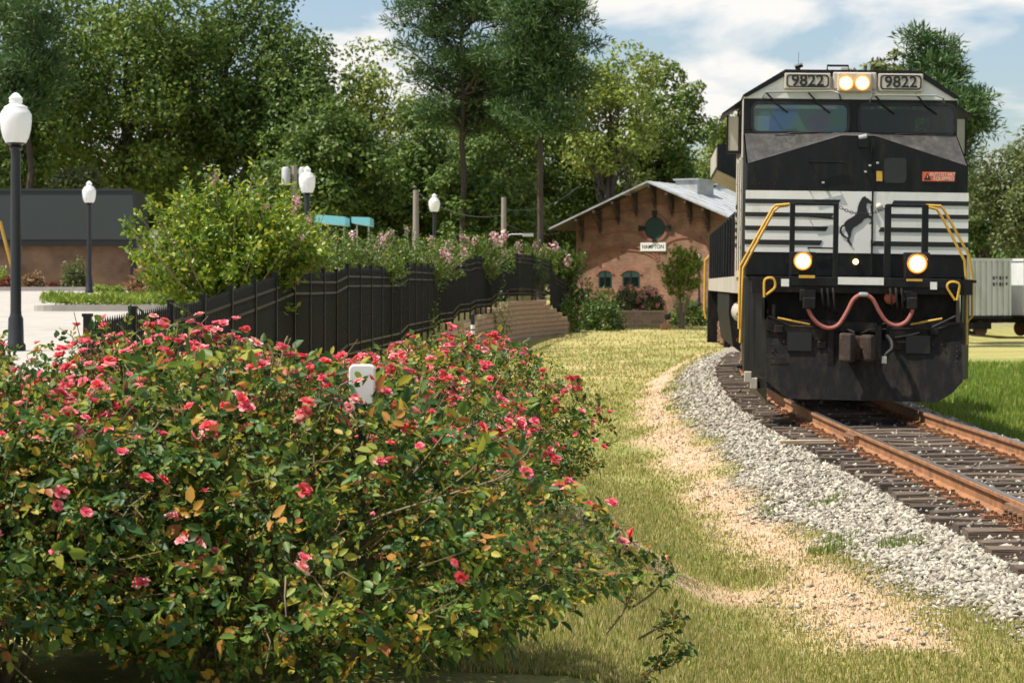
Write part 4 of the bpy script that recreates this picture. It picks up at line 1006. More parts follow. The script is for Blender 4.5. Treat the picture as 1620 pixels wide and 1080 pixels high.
# uncoupling rod across the pilot
MB().tube([LP(1216,500,yP-.06),LP(1250,516,yP-.08),LP(1335,519,yP-.10),LP(1352,526,yP-.2)],.014,6).build('uncoupling_rod', M_['sooty'], loco)
MB().tube([LP(1512,500,yP-.06),LP(1470,520,yP-.08),LP(1378,521,yP-.10),LP(1362,527,yP-.2)],.014,6).build('uncoupling_rod', M_['sooty'], loco)
for px, py in ((1232,520),(1478,524),(1300,545),(1420,548)):
    x, z = LL(px, py, yP-.05); MB().box(x-.06,x+.06,yP-.09,yP-.02,z-.05,z+.05).build('pilot_bracket', M_['sooty'], loco, bevel=.01)
# ladder rungs and louvres on the visible cab side
for k in range(5):
    MB().tube([(-HW-.06,1.55,2.1+.28*k),(-HW-.06,1.85,2.1+.28*k)],.012,6).build('cab_ladder_rung', M_['warm_grey'], loco)
for k in range(6):
    MB().box(-HW-.012,-HW,2.9,3.4,2.3+.12*k,2.36+.12*k).build('cab_louvre', M_['sooty'], loco)
for k in range(3):
    MB().box(-HW-.01,-HW,1.4+.75*k,1.42+.75*k,zb+.1,3.6).build('panel_seam', M_['sooty'], loco)
# ------------------------------------------------------------------ brick depot
MD = Matrix.Translation((8.25, 125.0, -0.6)) @ Matrix.Rotation(R(-27), 4, 'Z')
def DL(px, py, yl=0.0): return on_plane(MD, px, py, yl)
dep = empty('brick_depot', MD, 'red brick railway depot with grey metal gable roof and round green window', 'depot')
hwid = 5.0; zR = DL(1035, 290)[1]; ze = DL(882, 364)[1]; xe = DL(880, 364)[0]; slope = (zR - ze) / -xe
zside = zR - slope * hwid
MB().prism_y([(-hwid,0),(hwid,0),(hwid,zside),(0,zR-.05),(-hwid,zside)], 0, 26).build('wall', M_['brick'], dep)
for sx_ in (-1, 1):
    e = abs(xe)
    rf = MB().add([(0,-1.0,zR+.1),(sx_*e,-1.0,ze+.1),(sx_*e,27,ze+.1),(0,27,zR+.1),(0,-1.0,zR-.0),(sx_*e,-1.0,ze-.0),(sx_*e,27,ze-.0),(0,27,zR-.0)],
        [(0,1,2,3),(4,7,6,5),(0,4,5,1),(1,5,6,2),(2,6,7,3)]).build('roof_slope', M_['tinroof'], dep)
    MB().add([(sx_*.02,-.98,zR-.004),(sx_*(e-.02),-.98,ze-.004),(sx_*(e-.02),26.9,ze-.004),(sx_*.02,26.9,zR-.004)],[(0,1,2,3)]).build('soffit', M_['soffit'], rf)
    for k in range(22):   # standing seams
        yy_ = -.6+1.25*k
        MB().add([(sx_*.05,yy_,zR+.1-slope*.05),(sx_*e,yy_,ze+.1),(sx_*e,yy_+.05,ze+.1),(sx_*.05,yy_+.05,zR+.1-slope*.05),(sx_*.05,yy_,zR+.145-slope*.05),(sx_*e,yy_,ze+.145),(sx_*e,yy_+.05,ze+.145),(sx_*.05,yy_+.05,zR+.145-slope*.05)],
            [(4,5,6,7),(0,1,5,4),(3,7,6,2),(1,2,6,5)]).build('roof_seam', M_['tinroof'], rf)
for k, (yy_, w) in enumerate(((3.0,1.1),(9.5,1.1))):
    MB().box(.1,1.5,yy_,yy_+2.6,zR-.9,zR+.30).box(0,1.6,yy_-.1,yy_+2.7,zR+.30,zR+.38).build('roof_vent', M_['tinroof'], dep)
# eave brackets on the gable
for px_ in (922, 950, 979, 1007, 1036.5, 1064, 1093, 1121):
    x, _ = DL(px_, 330); zt = zR - slope*abs(x) - .12
    br = MB().box(x-.09,x+.09,-.32,-.001,zt-.95,zt).box(x-.08,x+.08,-.98,-.32,zt-.14,zt).add([(x-.06,-.2,zt-.75),(x+.06,-.2,zt-.75),(x+.06,-.85,zt-.14),(x-.06,-.85,zt-.14),(x-.06,-.1,zt-.75),(x+.06,-.1,zt-.75),(x+.06,-.7,zt-.14),(x-.06,-.7,zt-.14)],[(0,1,2,3),(4,7,6,5),(0,3,7,4),(1,5,6,2)])
    br.prism_y([(x-.13,zt-1.0),(x,zt-1.35),(x+.13,zt-1.0)],-.12,-.001)
    br.build('eave_bracket', M_['soffit'], dep)
def arch_band(cx, cz, rx, rz, a0, a1, th, dep_=.05, n_=18, mat='brickdark', name='brick_arch'):
    mb = MB()
    for i in range(n_):
        t0, t1 = R(a0+(a1-a0)*i/n_), R(a0+(a1-a0)*(i+1)/n_)
        q = [(cx+(rx+d)*math.cos(t), cz+(rz+d)*math.sin(t)) for t, d in ((t0,0),(t0,th),(t1,th),(t1,0))]
        mb.prism_y(q[::-1], -dep_, -.001)
    return mb.build(name, M_[mat], dep)
# corbel arches between the brackets
bx = [DL(px_,330)[0] for px_ in (922,950,979,1007,1036.5,1064,1093,1121)]
for i in range(len(bx)-1):
    c0 = (bx[i]+bx[i+1])/2; rr = abs(bx[i+1]-bx[i])/2-.06; zz = zR-slope*abs(c0)-1.25
    arch_band(c0, zz, rr, rr*.55, 0, 180, .10, .06, 10, name='corbel_arch')
cx, cz = DL(1036.5, 361); rw = (DL(1053,361)[0]-DL(1020,361)[0])/2
rwn = MB().lathe([(rw,-.03),(rw,.0)],(cx,0,cz),28,axis='y').build('round_window', M_['dkgreen'], dep)
arch_band(cx, cz, rw+.005, rw+.005, 0, 360, .16, .07, 36, name='window_ring')
for a in (0, 90, 180, 270):
    ca, sa = math.cos(R(a)), math.sin(R(a)); q = []
    for d, w in ((rw-.04,.10),(rw+(.36 if a != 270 else .12),.17),(rw+(.36 if a != 270 else .12),-.17),(rw-.04,-.10)): q.append((cx+ca*d-sa*w, cz+sa*d+ca*w))
    MB().prism_y(q, -.13, -.071).build('keystone', M_['darkvoid'], rwn)
x0, z1 = DL(1014,384); x1, z0 = DL(1054,397)
sg = MB().box(x0,x1,-.08,-.002,z0,z1).build('station_sign', M_['white'], dep)
place('lettering', text_mesh('HAMPTON', .34, M_['ink'], .004, .004, .84), sg, Matrix.Translation(((x0+x1)/2,-.085,(z0+z1)/2)))
for a in ((947,429,968,456),(985,429,1012,456)):
    x0, z1 = DL(a[0],a[1]); x1, z0 = DL(a[2],a[3]); c0 = (x0+x1)/2; w = (x1-x0)/2
    pts = [(x0,z0),(x1,z0),(x1,z1-.2)]+[(c0+w*math.cos(R(t)),z1-.2+.2*math.sin(R(t))) for t in range(20,180,20)]+[(x0,z1-.2)]
    wn_ = MB().prism_y(pts,-.02,.01).build('window', M_['dkgreen'], dep)
    MB().box(c0-.03,c0+.03,-.045,-.021,z0,z1-.05).build('glazing_bar', M_['ink'], wn_)
    MB().box(x0+.08,c0-.06,-.03,-.021,z0+.1,z1-.35).box(c0+.06,x1-.08,-.03,-.021,z0+.1,z1-.35).build('pane', M_['glass'], wn_)
    MB().box(x0-.1,x1+.1,-.1,-.001,z0-.12,z0).build('sill', M_['brickdark'], wn_)
    arch_band(c0, z1-.2, w+.02, .24, 0, 180, .16, .05, 12, name='window_arch')
xA, zA = DL(985, 425)
for rx, rz in ((2.35,1.05),(2.2,.82),(2.3,1.9)):
    arch_band(xA, zA+.25, rx, rz, 12, 168, .09, .04, 22)
xA, _ = DL(1085, 425)
arch_band(xA, zA+.25, 1.9, 1.5, 12, 168, .09, .04, 22)

# ------------------------------------------------------------------ dark building on the left
zB = float(lot_z(np.array([92.0]))[0])
xw1 = P(212, 400, 92).x
bl = empty('dark_mansard_building', (xw1, 92, zB), 'low building with dark green mansard roof above tan brick wall', 'building')
W = 45
zt = P(0,302,92).z-zB; zm = P(0,379,92).z-zB; zm2 = P(0,389,92).z-zB
MB().box(-7.0,-.12,.3,3.6,-.3,zm2).box(-W,-10.6,.3,3.6,-.3,zm2).build('wall', M_['tanbrick'], bl)
MB().box(-10.6,-7.0,2.4,3.6,-.3,zm2).build('recessed_entrance', M_['darkvoid'], bl)
MB().add([(-W,-.1,zm),(0.1,-.1,zm),(0.1,3.6,zm),(-W,3.6,zm),(-W,.1,zt),(-.1,.1,zt),(-.1,3.6,zt),(-W,3.6,zt)],[(0,1,5,4),(1,2,6,5),(4,5,6,7),(0,3,2,1)]).build('mansard_roof', M_['mansard'], bl)
MB().box(-W,.1,-.09,.2,zm2,zm-.003).build('fascia', M_['darkvoid'], bl)
MB().box(-.12,.12,-.2,.1,-.3,zm2-.002).build('corner_post', M_['darkvoid'], bl)
MB().box(-W,-.1,.06,.6,zt,zt+.10).build('roof_edge', M_['mansard'], bl)
p0 = P(2,346,88); p1 = P(22,420,88)
tag(MB().tube([(0,0,0),tuple(P(0,350,88)-P(26,450,88))],.07,8).build('yellow_boom', M_['yellow'], M=Matrix.Translation(P(26,450,88))), 'leaning yellow boom pole in front of the dark building entrance', 'pole')
# white sign panel beside the building
pa, pb = P(214,365,94), P(292,405,94)
sgn = empty('white_sign_panel', (pa.x, 94, float(lot_z(np.array([94.]))[0])), 'white sign panel with black letter and orange square behind the near crape myrtle', 'sign')
zg = sgn.location.z; w_ = pb.x-pa.x
MB().box(0,w_,0,.12,pb.z-zg,pa.z-zg).build('panel', M_['white'], sgn)
for xx in (.1,w_-.2): MB().box(xx,xx+.1,.02,.1,-.2,pb.z-zg-.001).build('post', M_['galv'], sgn)
q = P(230,387,94); place('lettering', text_mesh('G', .62, M_['ink'], .004, .01), sgn, Matrix.Translation((q.x-pa.x,-.008,q.z-zg)))
q = P(231,398,94); MB().box(q.x-pa.x-.16,q.x-pa.x+.16,-.012,-.002,q.z-zg-.13,q.z-zg+.13).build('orange_square', M_['orange'], sgn)
# teal canopies behind the myrtles
for i, (a, b_, lb) in enumerate((((498,339),(546,356),'long teal canopy edge showing above the myrtles beside the lamp'),((556,343),(585,357),'short teal canopy end right of the long teal canopy'))):
    pa, pb = P(*a,86), P(*b_,86); zl_ = float(lot_z(np.array([86.]))[0])
    t_ = empty('teal_canopy', (pa.x,86,zl_), lb, 'canopy', 'teal canopies behind the myrtles')
    w_ = pb.x-pa.x
    MB().add([(0,0,pb.z+.12-zl_),(w_,0,pb.z-zl_),(w_,0,pb.z+.33-zl_),(0,0,pa.z-zl_),(0,2.5,pb.z+.12-zl_),(w_,2.5,pb.z-zl_),(w_,2.5,pb.z+.33-zl_),(0,2.5,pa.z-zl_)],[(0,1,2,3),(4,7,6,5),(0,3,7,4),(1,5,6,2),(3,2,6,7),(0,4,5,1)]).build('canopy', M_['teal'], t_)
    for xx in (.1, w_-.16): MB().box(xx,xx+.06,1.2,1.26,-.1,pb.z+.05-zl_).build('post', M_['galv'], t_)

# ------------------------------------------------------------------ lamp posts
prof_px = [(0,142),(40,160),(70,195),(98,222),(98,235),(90,250),(95,285),(80,300),(120,325),(163,348),(165,370),(195,410),(222,460),(222,560),(205,690),(180,785),(145,858)]
gprof = [(r_*1.139e-3, (860-h_)*1.139e-3) for r_, h_ in prof_px][::-1]
H0 = 3.38
gl_m = MB().lathe(gprof,(0,0,0),28).mesh('globe', M_['globe'], True)
po_m = MB().lathe([(.16,-.2),(.16,.12),(.13,.16),(.12,.55),(.095,.60),(.088,.66),(.078,H0-.12),(.105,H0-.10),(.105,H0-.07),(.085,H0-.05),(.15,H0-.01),(.15,H0)],(0,0,0),18).mesh('pole', M_['pole'], True)
it_m = MB().lathe([(.06,0),(.06,.32),(.03,.36)],(0,0,0),12).mesh('lamp_core', M_['white'], True)
cap_m = MB().lathe([(.12,-.02),(.15,-.012),(.15,.004),(.12,.006)],(0,0,0),18).mesh('collar', M_['pole'], True)
def lamp_post(px, top_py, Y, label, sc=1.0, ground=None):
    q = P(px, top_py, Y); zb_ = q.z-(H0+.82)*sc
    o = empty('lamp_post', Matrix.Translation((q.x,Y,zb_)) @ Matrix.Diagonal((sc,sc,sc,1)), label, 'lamp post', 'acorn lamp posts')
    place('pole', po_m, o); gl = place('globe', gl_m, o, Matrix.Translation((0,0,H0))); place('lamp_core', it_m, gl); place('collar', cap_m, gl)
lamp_post(25,146,34.7,'nearest black lamp post with white acorn globe, at the left edge')
lamp_post(141,286,80.0,'black lamp post in front of the tan brick building wall')
lamp_post(486,263,66.0,'lamp post rising out of the near crape myrtle beside grey transformers')
lamp_post(687,306,96.0,'acorn lamp globe above the pink flowering myrtles before the pines')
lamp_post(1106,402,111.0,'small distant lamp post between the yellow-green tree and the locomotive',.62)

# utility poles, transformers and wires
def upole(px, top, Y, r_, label):
    q = P(px,top,Y); z0 = gz(q.x,Y)-.1
    o = empty('utility_pole',(q.x,Y,z0),label,'utility pole','utility poles')
    MB().tube([(0,0,0),(0,0,q.z-z0)],r_,10,r1=r_*.8).build('pole', M_['pole_wood'], o)
    return o
u1 = upole(658,301,104,.17,'short grey utility pole left of the far lamp globe')
u2 = upole(797,312,98,.14,'tall pale utility pole rising behind the black fence')
q = P(797,375,98); MB().tube([(0,0,q.z-u2.location.z),(.35,-.1,q.z-u2.location.z+.12),(.9,-.25,q.z-u2.location.z+.12)],.03,6).box(.85,1.35,-.35,-.18,q.z-u2.location.z+.02,q.z-u2.location.z+.16).build('street_light_arm', M_['galv'], u2)
u3 = upole(466,262,100,.16,'utility pole with grey transformers behind the lamp in the myrtle')
for k in (-.38,.42):
    q = P(466,278,100); MB().lathe([(.16,-.45),(.2,-.42),(.2,.3),(.15,.38),(.05,.4)],(k,-.2,q.z-u3.location.z),14).build('transformer', M_['galv'], u3, smooth=True)
def sag(a, b_, s, n_=14):
    return [tuple(Vector(a).lerp(Vector(b_),t)-Vector((0,0,s*4*t*(1-t)))) for t in np.linspace(0,1,n_)]
for (a, b_, s, lb) in ((P(797,330,98),P(915,295,118),.5,'overhead wire from the pale pole to the trees above the depot'),(P(658,303,104),P(797,340,98),.5,'overhead wire between the two grey utility poles'),(P(797,352,98),P(885,368,121),.3,'service wire running from the pale pole to the depot eave')):
    tag(MB().tube(sag(a,b_,s),.018,4).build('overhead_wire', M_['wire']), lb, 'wire')

# ------------------------------------------------------------------ retaining wall of blocks
rw_ = empty('retaining_wall', (-1,80,-.8), 'stepped tan block retaining wall below the black fence', 'retaining wall')
rwi = rw_.matrix_world.inverted()
seg = []; wp = [Vector((x,y,0)) for x,y in WALL if y >= 32]
pathpts = []
for i in range(len(wp)-1):
    L = (wp[i+1]-wp[i]).length; n_ = max(2,int(L/.1))
    for k in range(n_): pathpts.append(wp[i].lerp(wp[i+1],k/n_))
pathpts.append(wp[-1])
cum = [0]
for i in range(1,len(pathpts)): cum.append(cum[-1]+(pathpts[i]-pathpts[i-1]).length)
cum = np.array(cum); PXs = np.array([p.x for p in pathpts]); PYs = np.array([p.y for p in pathpts])
def at_s(s): return np.interp(s,cum,PXs), np.interp(s,cum,PYs)
def wall_top(y):
    # steps of one course, then falling steeply at the far end
    t = np.interp(y,[32,66,71,76,80,84.5,89,95],[-.1,.05,.25,.45,.65,.85,1.05,1.05]); t = math.floor(t/.2+.5)*.2+.05
    if y > 97.0: t = 1.05-.2*math.ceil((y-97.0)/.75)
    return t
blk = []
for k in range(3):
    r_ = random.Random(k+3); d = lambda: r_.uniform(-.012,.012)
    mb = MB(); Lb, Db = .295,.15
    mb.add([(-Lb,-Db+.03,0),(Lb,-Db+.03,0),(Lb,Db,0),(-Lb,Db,0),(-Lb,-Db+.03,.192),(Lb,-Db+.03,.192),(Lb,Db,.192),(-Lb,Db,.192),
            (-Lb+.03,-Db+d(),.02),(Lb-.03,-Db+d(),.02),(Lb-.03,-Db+d(),.172),(-Lb+.03,-Db+d(),.172)],
           [(0,3,2,1),(4,5,6,7),(8,9,10,11),(0,1,9,8),(1,5,10,9),(5,4,11,10),(4,0,8,11),(1,2,6,5),(2,3,7,6),(3,0,4,7)])
    blk.append(mb)
bmeshes = [m.mesh('block', M_['block']) for m in blk]; cmeshes = [m.mesh('cap_block', M_['capblock']) for m in blk]
todo = []
zrow = -1.35; row = 0
while zrow < 1.0:
    s = .3+(row % 2)*.3
    while s < cum[-1]-.3:
        x, y = at_s(s); x2, y2 = at_s(s+.05); top = wall_top(y); gnd = gz(float(x)+.5,float(y))
        if zrow+.19 <= top+.001 and zrow+.2 > gnd-.05:
            ang = math.atan2(y2-y,x2-x); cap = zrow+.2 > top-.001
            # front faces the track: local -y must point to the right of the path
            back = (zrow+1.35)*.09
            Mw = Matrix.Translation((float(x)-back*math.sin(ang)*1.0+0, float(y)+back*math.cos(ang)*1.0, zrow)) @ Matrix.Rotation(ang,4,'Z')
            todo.append((y, Mw, cap))
        s += .6
    zrow += .2; row += 1
todo.sort(key=lambda t: (t[0] < 62, t[0]))
indiv = todo[:300]; rest = todo[300:]
for y, Mw, cap in indiv: place('cap_block' if cap else 'block', random.choice(cmeshes if cap else bmeshes), rw_, rwi @ Mw)
rm = MB()
for y, Mw, cap in rest:
    b_ = random.choice(blk); M2 = rwi @ Mw; rm.add([tuple(M2 @ Vector(v)) for v in b_.v], b_.f)
if rest: tag(rm.build('remaining_blocks', M_['block'], rw_), kind='stuff')

# ------------------------------------------------------------------ black fence
fen = empty('metal_fence', (-3.4,34,.3), 'black metal picket fence with double rails stepping up along the wall', 'fence')
fi = fen.matrix_world.inverted()
posts = []   # (x,y,rail top z)
for y, z in ((20,1.22),(22,1.27),(24,1.32),(26,1.38),(28,1.485),(30,1.58),(32,1.68),(34,1.79)): posts.append((-3.95+.035*(y-20),y,z))
lev = [(41,1.78),(52.5,1.90),(62.5,2.06),(69.5,2.20),(75.8,2.42),(82.0,2.52),(89.0,2.70),(94.0,2.88)]
y = 36.0; li = 0
while y < 93:
    x = float(np.interp(y,[34,42,54,64,77,90,95],[-3.46,-3.22,-2.62,-2.17,-1.22,-.12,.75])); z = lev[-1][1]
    for lim, zz in lev:
        if y <= lim: z = zz; break
    posts.append((x,y,z)); y += 2.0
posts += [(.9,95.0,2.86),(1.75,97.0,2.6),(1.95,99.0,2.05),(2.5,103,1.75),(2.75,106,1.72)]
FH = 1.62
pm = MB().box(-.035,.035,-.035,.035,-.25,FH+.22).box(-.045,.045,-.045,.045,FH+.22,FH+.25).mesh('post', M_['blackfence'])
pk = MB()
for i, (x,y,z) in enumerate(posts):
    child_w('post', pm, fen, Matrix.Translation((x,y,z-FH)))
    if i == len(posts)-1: break
    a = Vector((x,y,z)); b_ = Vector(posts[i+1]); d = b_-a
    side = Vector((-d.y,d.x,0)).normalized()*.02
    for off_ in (0,-.19,-FH+.28,-FH+.10):
        o2 = Vector((0,0,off_)); mb = MB()
        pa, pb = fi @ (a+o2), fi @ (b_+o2); u = Vector((0,0,.018))
        mb.add([pa-side-u,pa+side-u,pa+side+u,pa-side+u,pb-side-u,pb+side-u,pb+side+u,pb-side+u],[(0,1,2,3),(7,6,5,4),(0,4,5,1),(1,5,6,2),(2,6,7,3),(3,7,4,0)])
        mb.build('rail', M_['blackfence'], fen)
    n_ = int(d.length/.105)
    for k in range(1,n_):
        q = fi @ a.lerp(b_,k/n_); w = .0105
        pk.box(q.x-w,q.x+w,q.y-w,q.y+w,q.z-FH,q.z+.14)
        pk.add([(q.x-w,q.y-w,q.z+.14),(q.x+w,q.y-w,q.z+.14),(q.x+w,q.y+w,q.z+.14),(q.x-w,q.y+w,q.z+.14),(q.x,q.y,q.z+.20)],[(0,1,4),(1,2,4),(2,3,4),(3,0,4)])
tag(pk.build('pickets', M_['blackfence'], fen), kind='stuff')

# low block wall in front of the depot
lw0, lw1 = P(976,487,112), P(1056,487,112)
lw = empty('low_block_wall', (lw0.x,112,-.7), 'low pale block wall below the pink flower bed by the depot', 'wall')
Lw = lw1.x-lw0.x
for r_i in range(5):
    s = -.2*(r_i % 2)
    while s < Lw:
        s1 = min(s+.45,Lw); s0_ = max(s,0)
        if s1-s0_ > .05: MB().box(s0_,s1-.012,0,.3,r_i*.2,r_i*.2+.192).build('block', M_['block'], lw)
        s += .45
MB().box(-.05,Lw+.05,-.04,.36,1.0,1.08).build('coping', M_['capblock'], lw)

# small ground signal lamp by the low wall and black marker post
q = P(1053,512,104); mp_ = empty('switch_stand',(q.x,104,gz(q.x,104)),'small dark switch stand on the grass beside the low wall','switch stand')
MB().box(-.05,.05,-.05,.05,0,1.2).box(-.22,.22,-.2,.2,0,.3).build('base', M_['rust'], mp_); MB().lathe([(.1,.5),(.16,.55),(.16,.75),(.1,.8)],(.1,0,0),10).build('lantern', M_['sooty'], mp_)
q = P(748,497,52); mk = empty('black_marker_post',(q.x,52,gz(q.x,52)),'black post with white bands in front of the retaining wall','marker post')
zz = q.z-mk.location.z
MB().lathe([(.05,-.1),(.05,zz),(.03,zz+.03)],(0,0,0),10).build('post', M_['pole'], mk)
for py_ in (517,526): 
    h_ = P(748,py_,52).z-mk.location.z; MB().lathe([(.053,h_-.05),(.053,h_+.05)],(0,0,0),10).build('white_band', M_['white'], mk)

# ------------------------------------------------------------------ white hopper cars at the right
cyard = P(1583,450,112)
for i, (off_, lb) in enumerate(((-6.6,'pale ribbed freight car nearest the locomotive, behind its yellow rail'),(6.6,'pale ribbed freight car cut by the right edge of the picture'))):
    Mc = Matrix.Translation((cyard.x,112,-1.0)) @ Matrix.Rotation(R(24),4,'Z') @ Matrix.Translation((off_,0,0))
    car = empty('freight_car', Mc, lb, 'freight car', 'pale freight cars')
    Lc = 6.2
    MB().box(-Lc,Lc,-1.4,1.4,1.15,3.95).build('body', M_['carwhite'], car)
    MB().box(-Lc-.05,Lc+.05,-1.47,1.47,3.95,4.08).build('top_chord', M_['carwhite'], car)
    MB().box(-Lc-.05,Lc+.05,-1.45,1.45,1.0,1.15).build('side_sill', M_['sooty'], car)
    for k in range(36):
        xx = -Lc+.1+k*(2*Lc-.2)/35
        MB().box(xx-.05,xx+.05,-1.49,-1.401,1.16,3.94).build('rib', M_['carwhite'], car)
    for sx_ in (-1,1):
        MB().box(sx_*3.9-1.3,sx_*3.9+1.3,-1.1,-.9,.45,.8).build('truck_frame', M_['sooty'], car)
        for dx in (-.85,.85):
            for sy in (-.8,.7): MB().lathe([(.42,0),(.42,.1),(.1,.12)],(sx_*3.9+dx,sy,.45),18,axis='y').build('wheel', M_['rust'], car)
    MB().box(-2.4,2.4,-.9,.9,.5,1.0).box(-Lc,-2.4,-.3,.3,.75,1.0).box(2.4,Lc,-.3,.3,.75,1.0).build('underframe', M_['sooty'], car)  # dark underframe boxes added to fill the shadowed gap below the body
    for xx, txt_w in ((-4.4 if i else 5.0,.9),(-.5,.7)):
        for r_i in range(2):
            for k in range(5): MB().box(xx+k*.2,xx+k*.2+(.06 if k % 2 else .11),-1.5,-1.495,2.98-.32*r_i+.05*(k%3==1),3.16-.32*r_i).build('faded_stencil', M_['sooty'], car)
    MB().box(Lc+.05,Lc+.5,-.15,.15,.75,1.0).build('coupler', M_['sooty'], car)
# siding rails and gravel under the cars
sd = empty('siding_track', Matrix.Translation((cyard.x,112,-1.0)) @ Matrix.Rotation(R(24),4,'Z'), 'dark siding track on grey gravel under the pale freight cars', 'railway track')
for sy in (-.75,.75): MB().box(-40,40,sy-.035,sy+.035,-.13,0).build('rail', M_['railrust'], sd)
MB().add([(-45,-2.9,-.35),(45,-2.9,-.35),(45,-1.8,-.12),(-45,-1.8,-.12),(45,1.8,-.12),(-45,1.8,-.12),(45,3,-.4),(-45,3,-.4)],[(0,1,2,3),(3,2,4,5),(5,4,6,7)]).build('gravel_bed', pmat('siding_gravel',(0.17,0.17,0.17),.95,var=.5,scale=9,bump=.6,bscale=10), sd)
# ------------------------------------------------------------------ leaves
def unit(v): return v / np.maximum(1e-9, np.linalg.norm(v, axis=1, keepdims=True))
def leaf_geo(Pt, D, N, L, W, fold=.18, hexa=False):
    D = unit(D); N = unit(N - (N*D).sum(1, keepdims=True)*D); S = np.cross(D, N)
    L = np.broadcast_to(L, len(Pt))[:,None]; W = np.broadcast_to(W, len(Pt))[:,None]; m = len(Pt)
    if not hexa:
        v = np.stack([Pt, Pt+D*L*.48+S*W/2+N*W*fold, Pt+D*L, Pt+D*L*.48-S*W/2+N*W*fold], 1).reshape(-1,3)
        b = 4*np.arange(m)[:,None]
        return v, np.concatenate([b+np.array([[0,1,2]]), b+np.array([[0,2,3]])])
    v = np.stack([Pt, Pt+D*L*.28+S*W*.46+N*W*fold, Pt+D*L*.68+S*W*.42+N*W*fold*.8, Pt+D*L-N*W*.12,
                  Pt+D*L*.68-S*W*.42+N*W*fold*.8, Pt+D*L*.28-S*W*.46+N*W*fold],1).reshape(-1,3)
    b = 6*np.arange(m)[:,None]
    return v, np.concatenate([b+np.array([[0,1,2,3]]), b+np.array([[0,3,4,5]])])
class Soup:
    def __init__(s): s.v = []; s.f = {}; s.n = 0
    def add(s, v, f):
        s.v.append(v); s.f.setdefault(f.shape[1], []).append(f+s.n); s.n += len(v); return s
    def mesh(s, name, mat): return np_mesh(name, np.concatenate(s.v), [np.concatenate(q) for q in s.f.values()], mat)
def rdir(n, r): return unit(r.normal(size=(n,3)))

# ------------------------------------------------------------------ rose bushes
r_ = np.random.default_rng(77)
bloom_meshes = []
def bloom(seed, mat, openness):
    r = np.random.default_rng(seed); s = Soup()
    for ring, (k, rad, tilt, size) in enumerate(((6,.010,1.15*openness,.036),(6,.007,.75*openness,.032),(5,.004,.4*openness,.026),(4,.002,.15,.02))):
        for i in range(k):
            a = 2*math.pi*i/k+ring*.6+r.uniform(-.2,.2); t = tilt+r.uniform(-.15,.15); z = r.uniform(.8,1.15)*size
            out = np.array([math.cos(a),math.sin(a),0]); up = np.array([0,0,1.]); sd = np.array([-math.sin(a),math.cos(a),0])
            d1 = out*math.sin(t*.7)+up*math.cos(t*.7); d2 = out*math.sin(min(1.9,t*1.35))+up*math.cos(min(1.9,t*1.35))
            p0 = out*rad; p1 = p0+d1*z*.55; p2 = p1+d2*z*.5; w = z*.5
            v = np.array([p0-sd*w*.25,p0+sd*w*.25,p1+sd*w+d1*0,p1-sd*w,p2+sd*w*.75+out*r.uniform(-.003,.003),p2-sd*w*.75,p2+d2*z*.12])
            s.add(v, np.array([[0,1,2,3],[3,2,4,5]])); s.f.setdefault(3,[]).append(np.array([[5,4,6]])+s.n-7)
    return s.mesh('bloom', mat)
for k in range(3):
    for mname, op in (('petal_red',1.0),('petal_pink',1.0),('petal_pale',1.15)): bloom_meshes.append(bloom(10*k+len(bloom_meshes), M_[mname], op*(.85+.15*k)))
def compound(Pt, D, N, S, hexa, L, r):
    """five leaflets for each leaf"""
    D = unit(D); N = unit(N-(N*D).sum(1,keepdims=True)*D); Sd = np.cross(D,N); out = Soup(); k = len(Pt); L = np.broadcast_to(L,k)
    sp = [(1.0,0,D,1.15)]
    for q, sz in ((.62,.95),(.28,.75)):
        for sg in (-1,1): sp.append((q,sg,D*.55+Sd*sg*.85,sz))
    for q, sg, dd, sz in sp:
        p = Pt+D*(L*1.15*q)[:,None]+Sd*(sg*.004)
        nn = N+r.normal(0,.28,(k,3))
        v,f = leaf_geo(p, dd+r.normal(0,.18,(k,3)), nn, L*sz*r.uniform(.8,1.15,k), L*sz*.62*r.uniform(.8,1.1,k), hexa=hexa)
        out.add(v,f)
    return out
spray_meshes = []
for k in range(6):
    rr = np.random.default_rng(k); p0 = np.zeros((1,3))
    s = compound(p0, np.array([[0,1.,-.1]]), np.array([[0,0,1.]]), None, True, .046, rr)
    mb = MB().tube([(0,-.03,0),(0,.055,-.005)],.0016,4)
    spray_meshes.append(s.mesh('leaf', M_['rose_spray']))

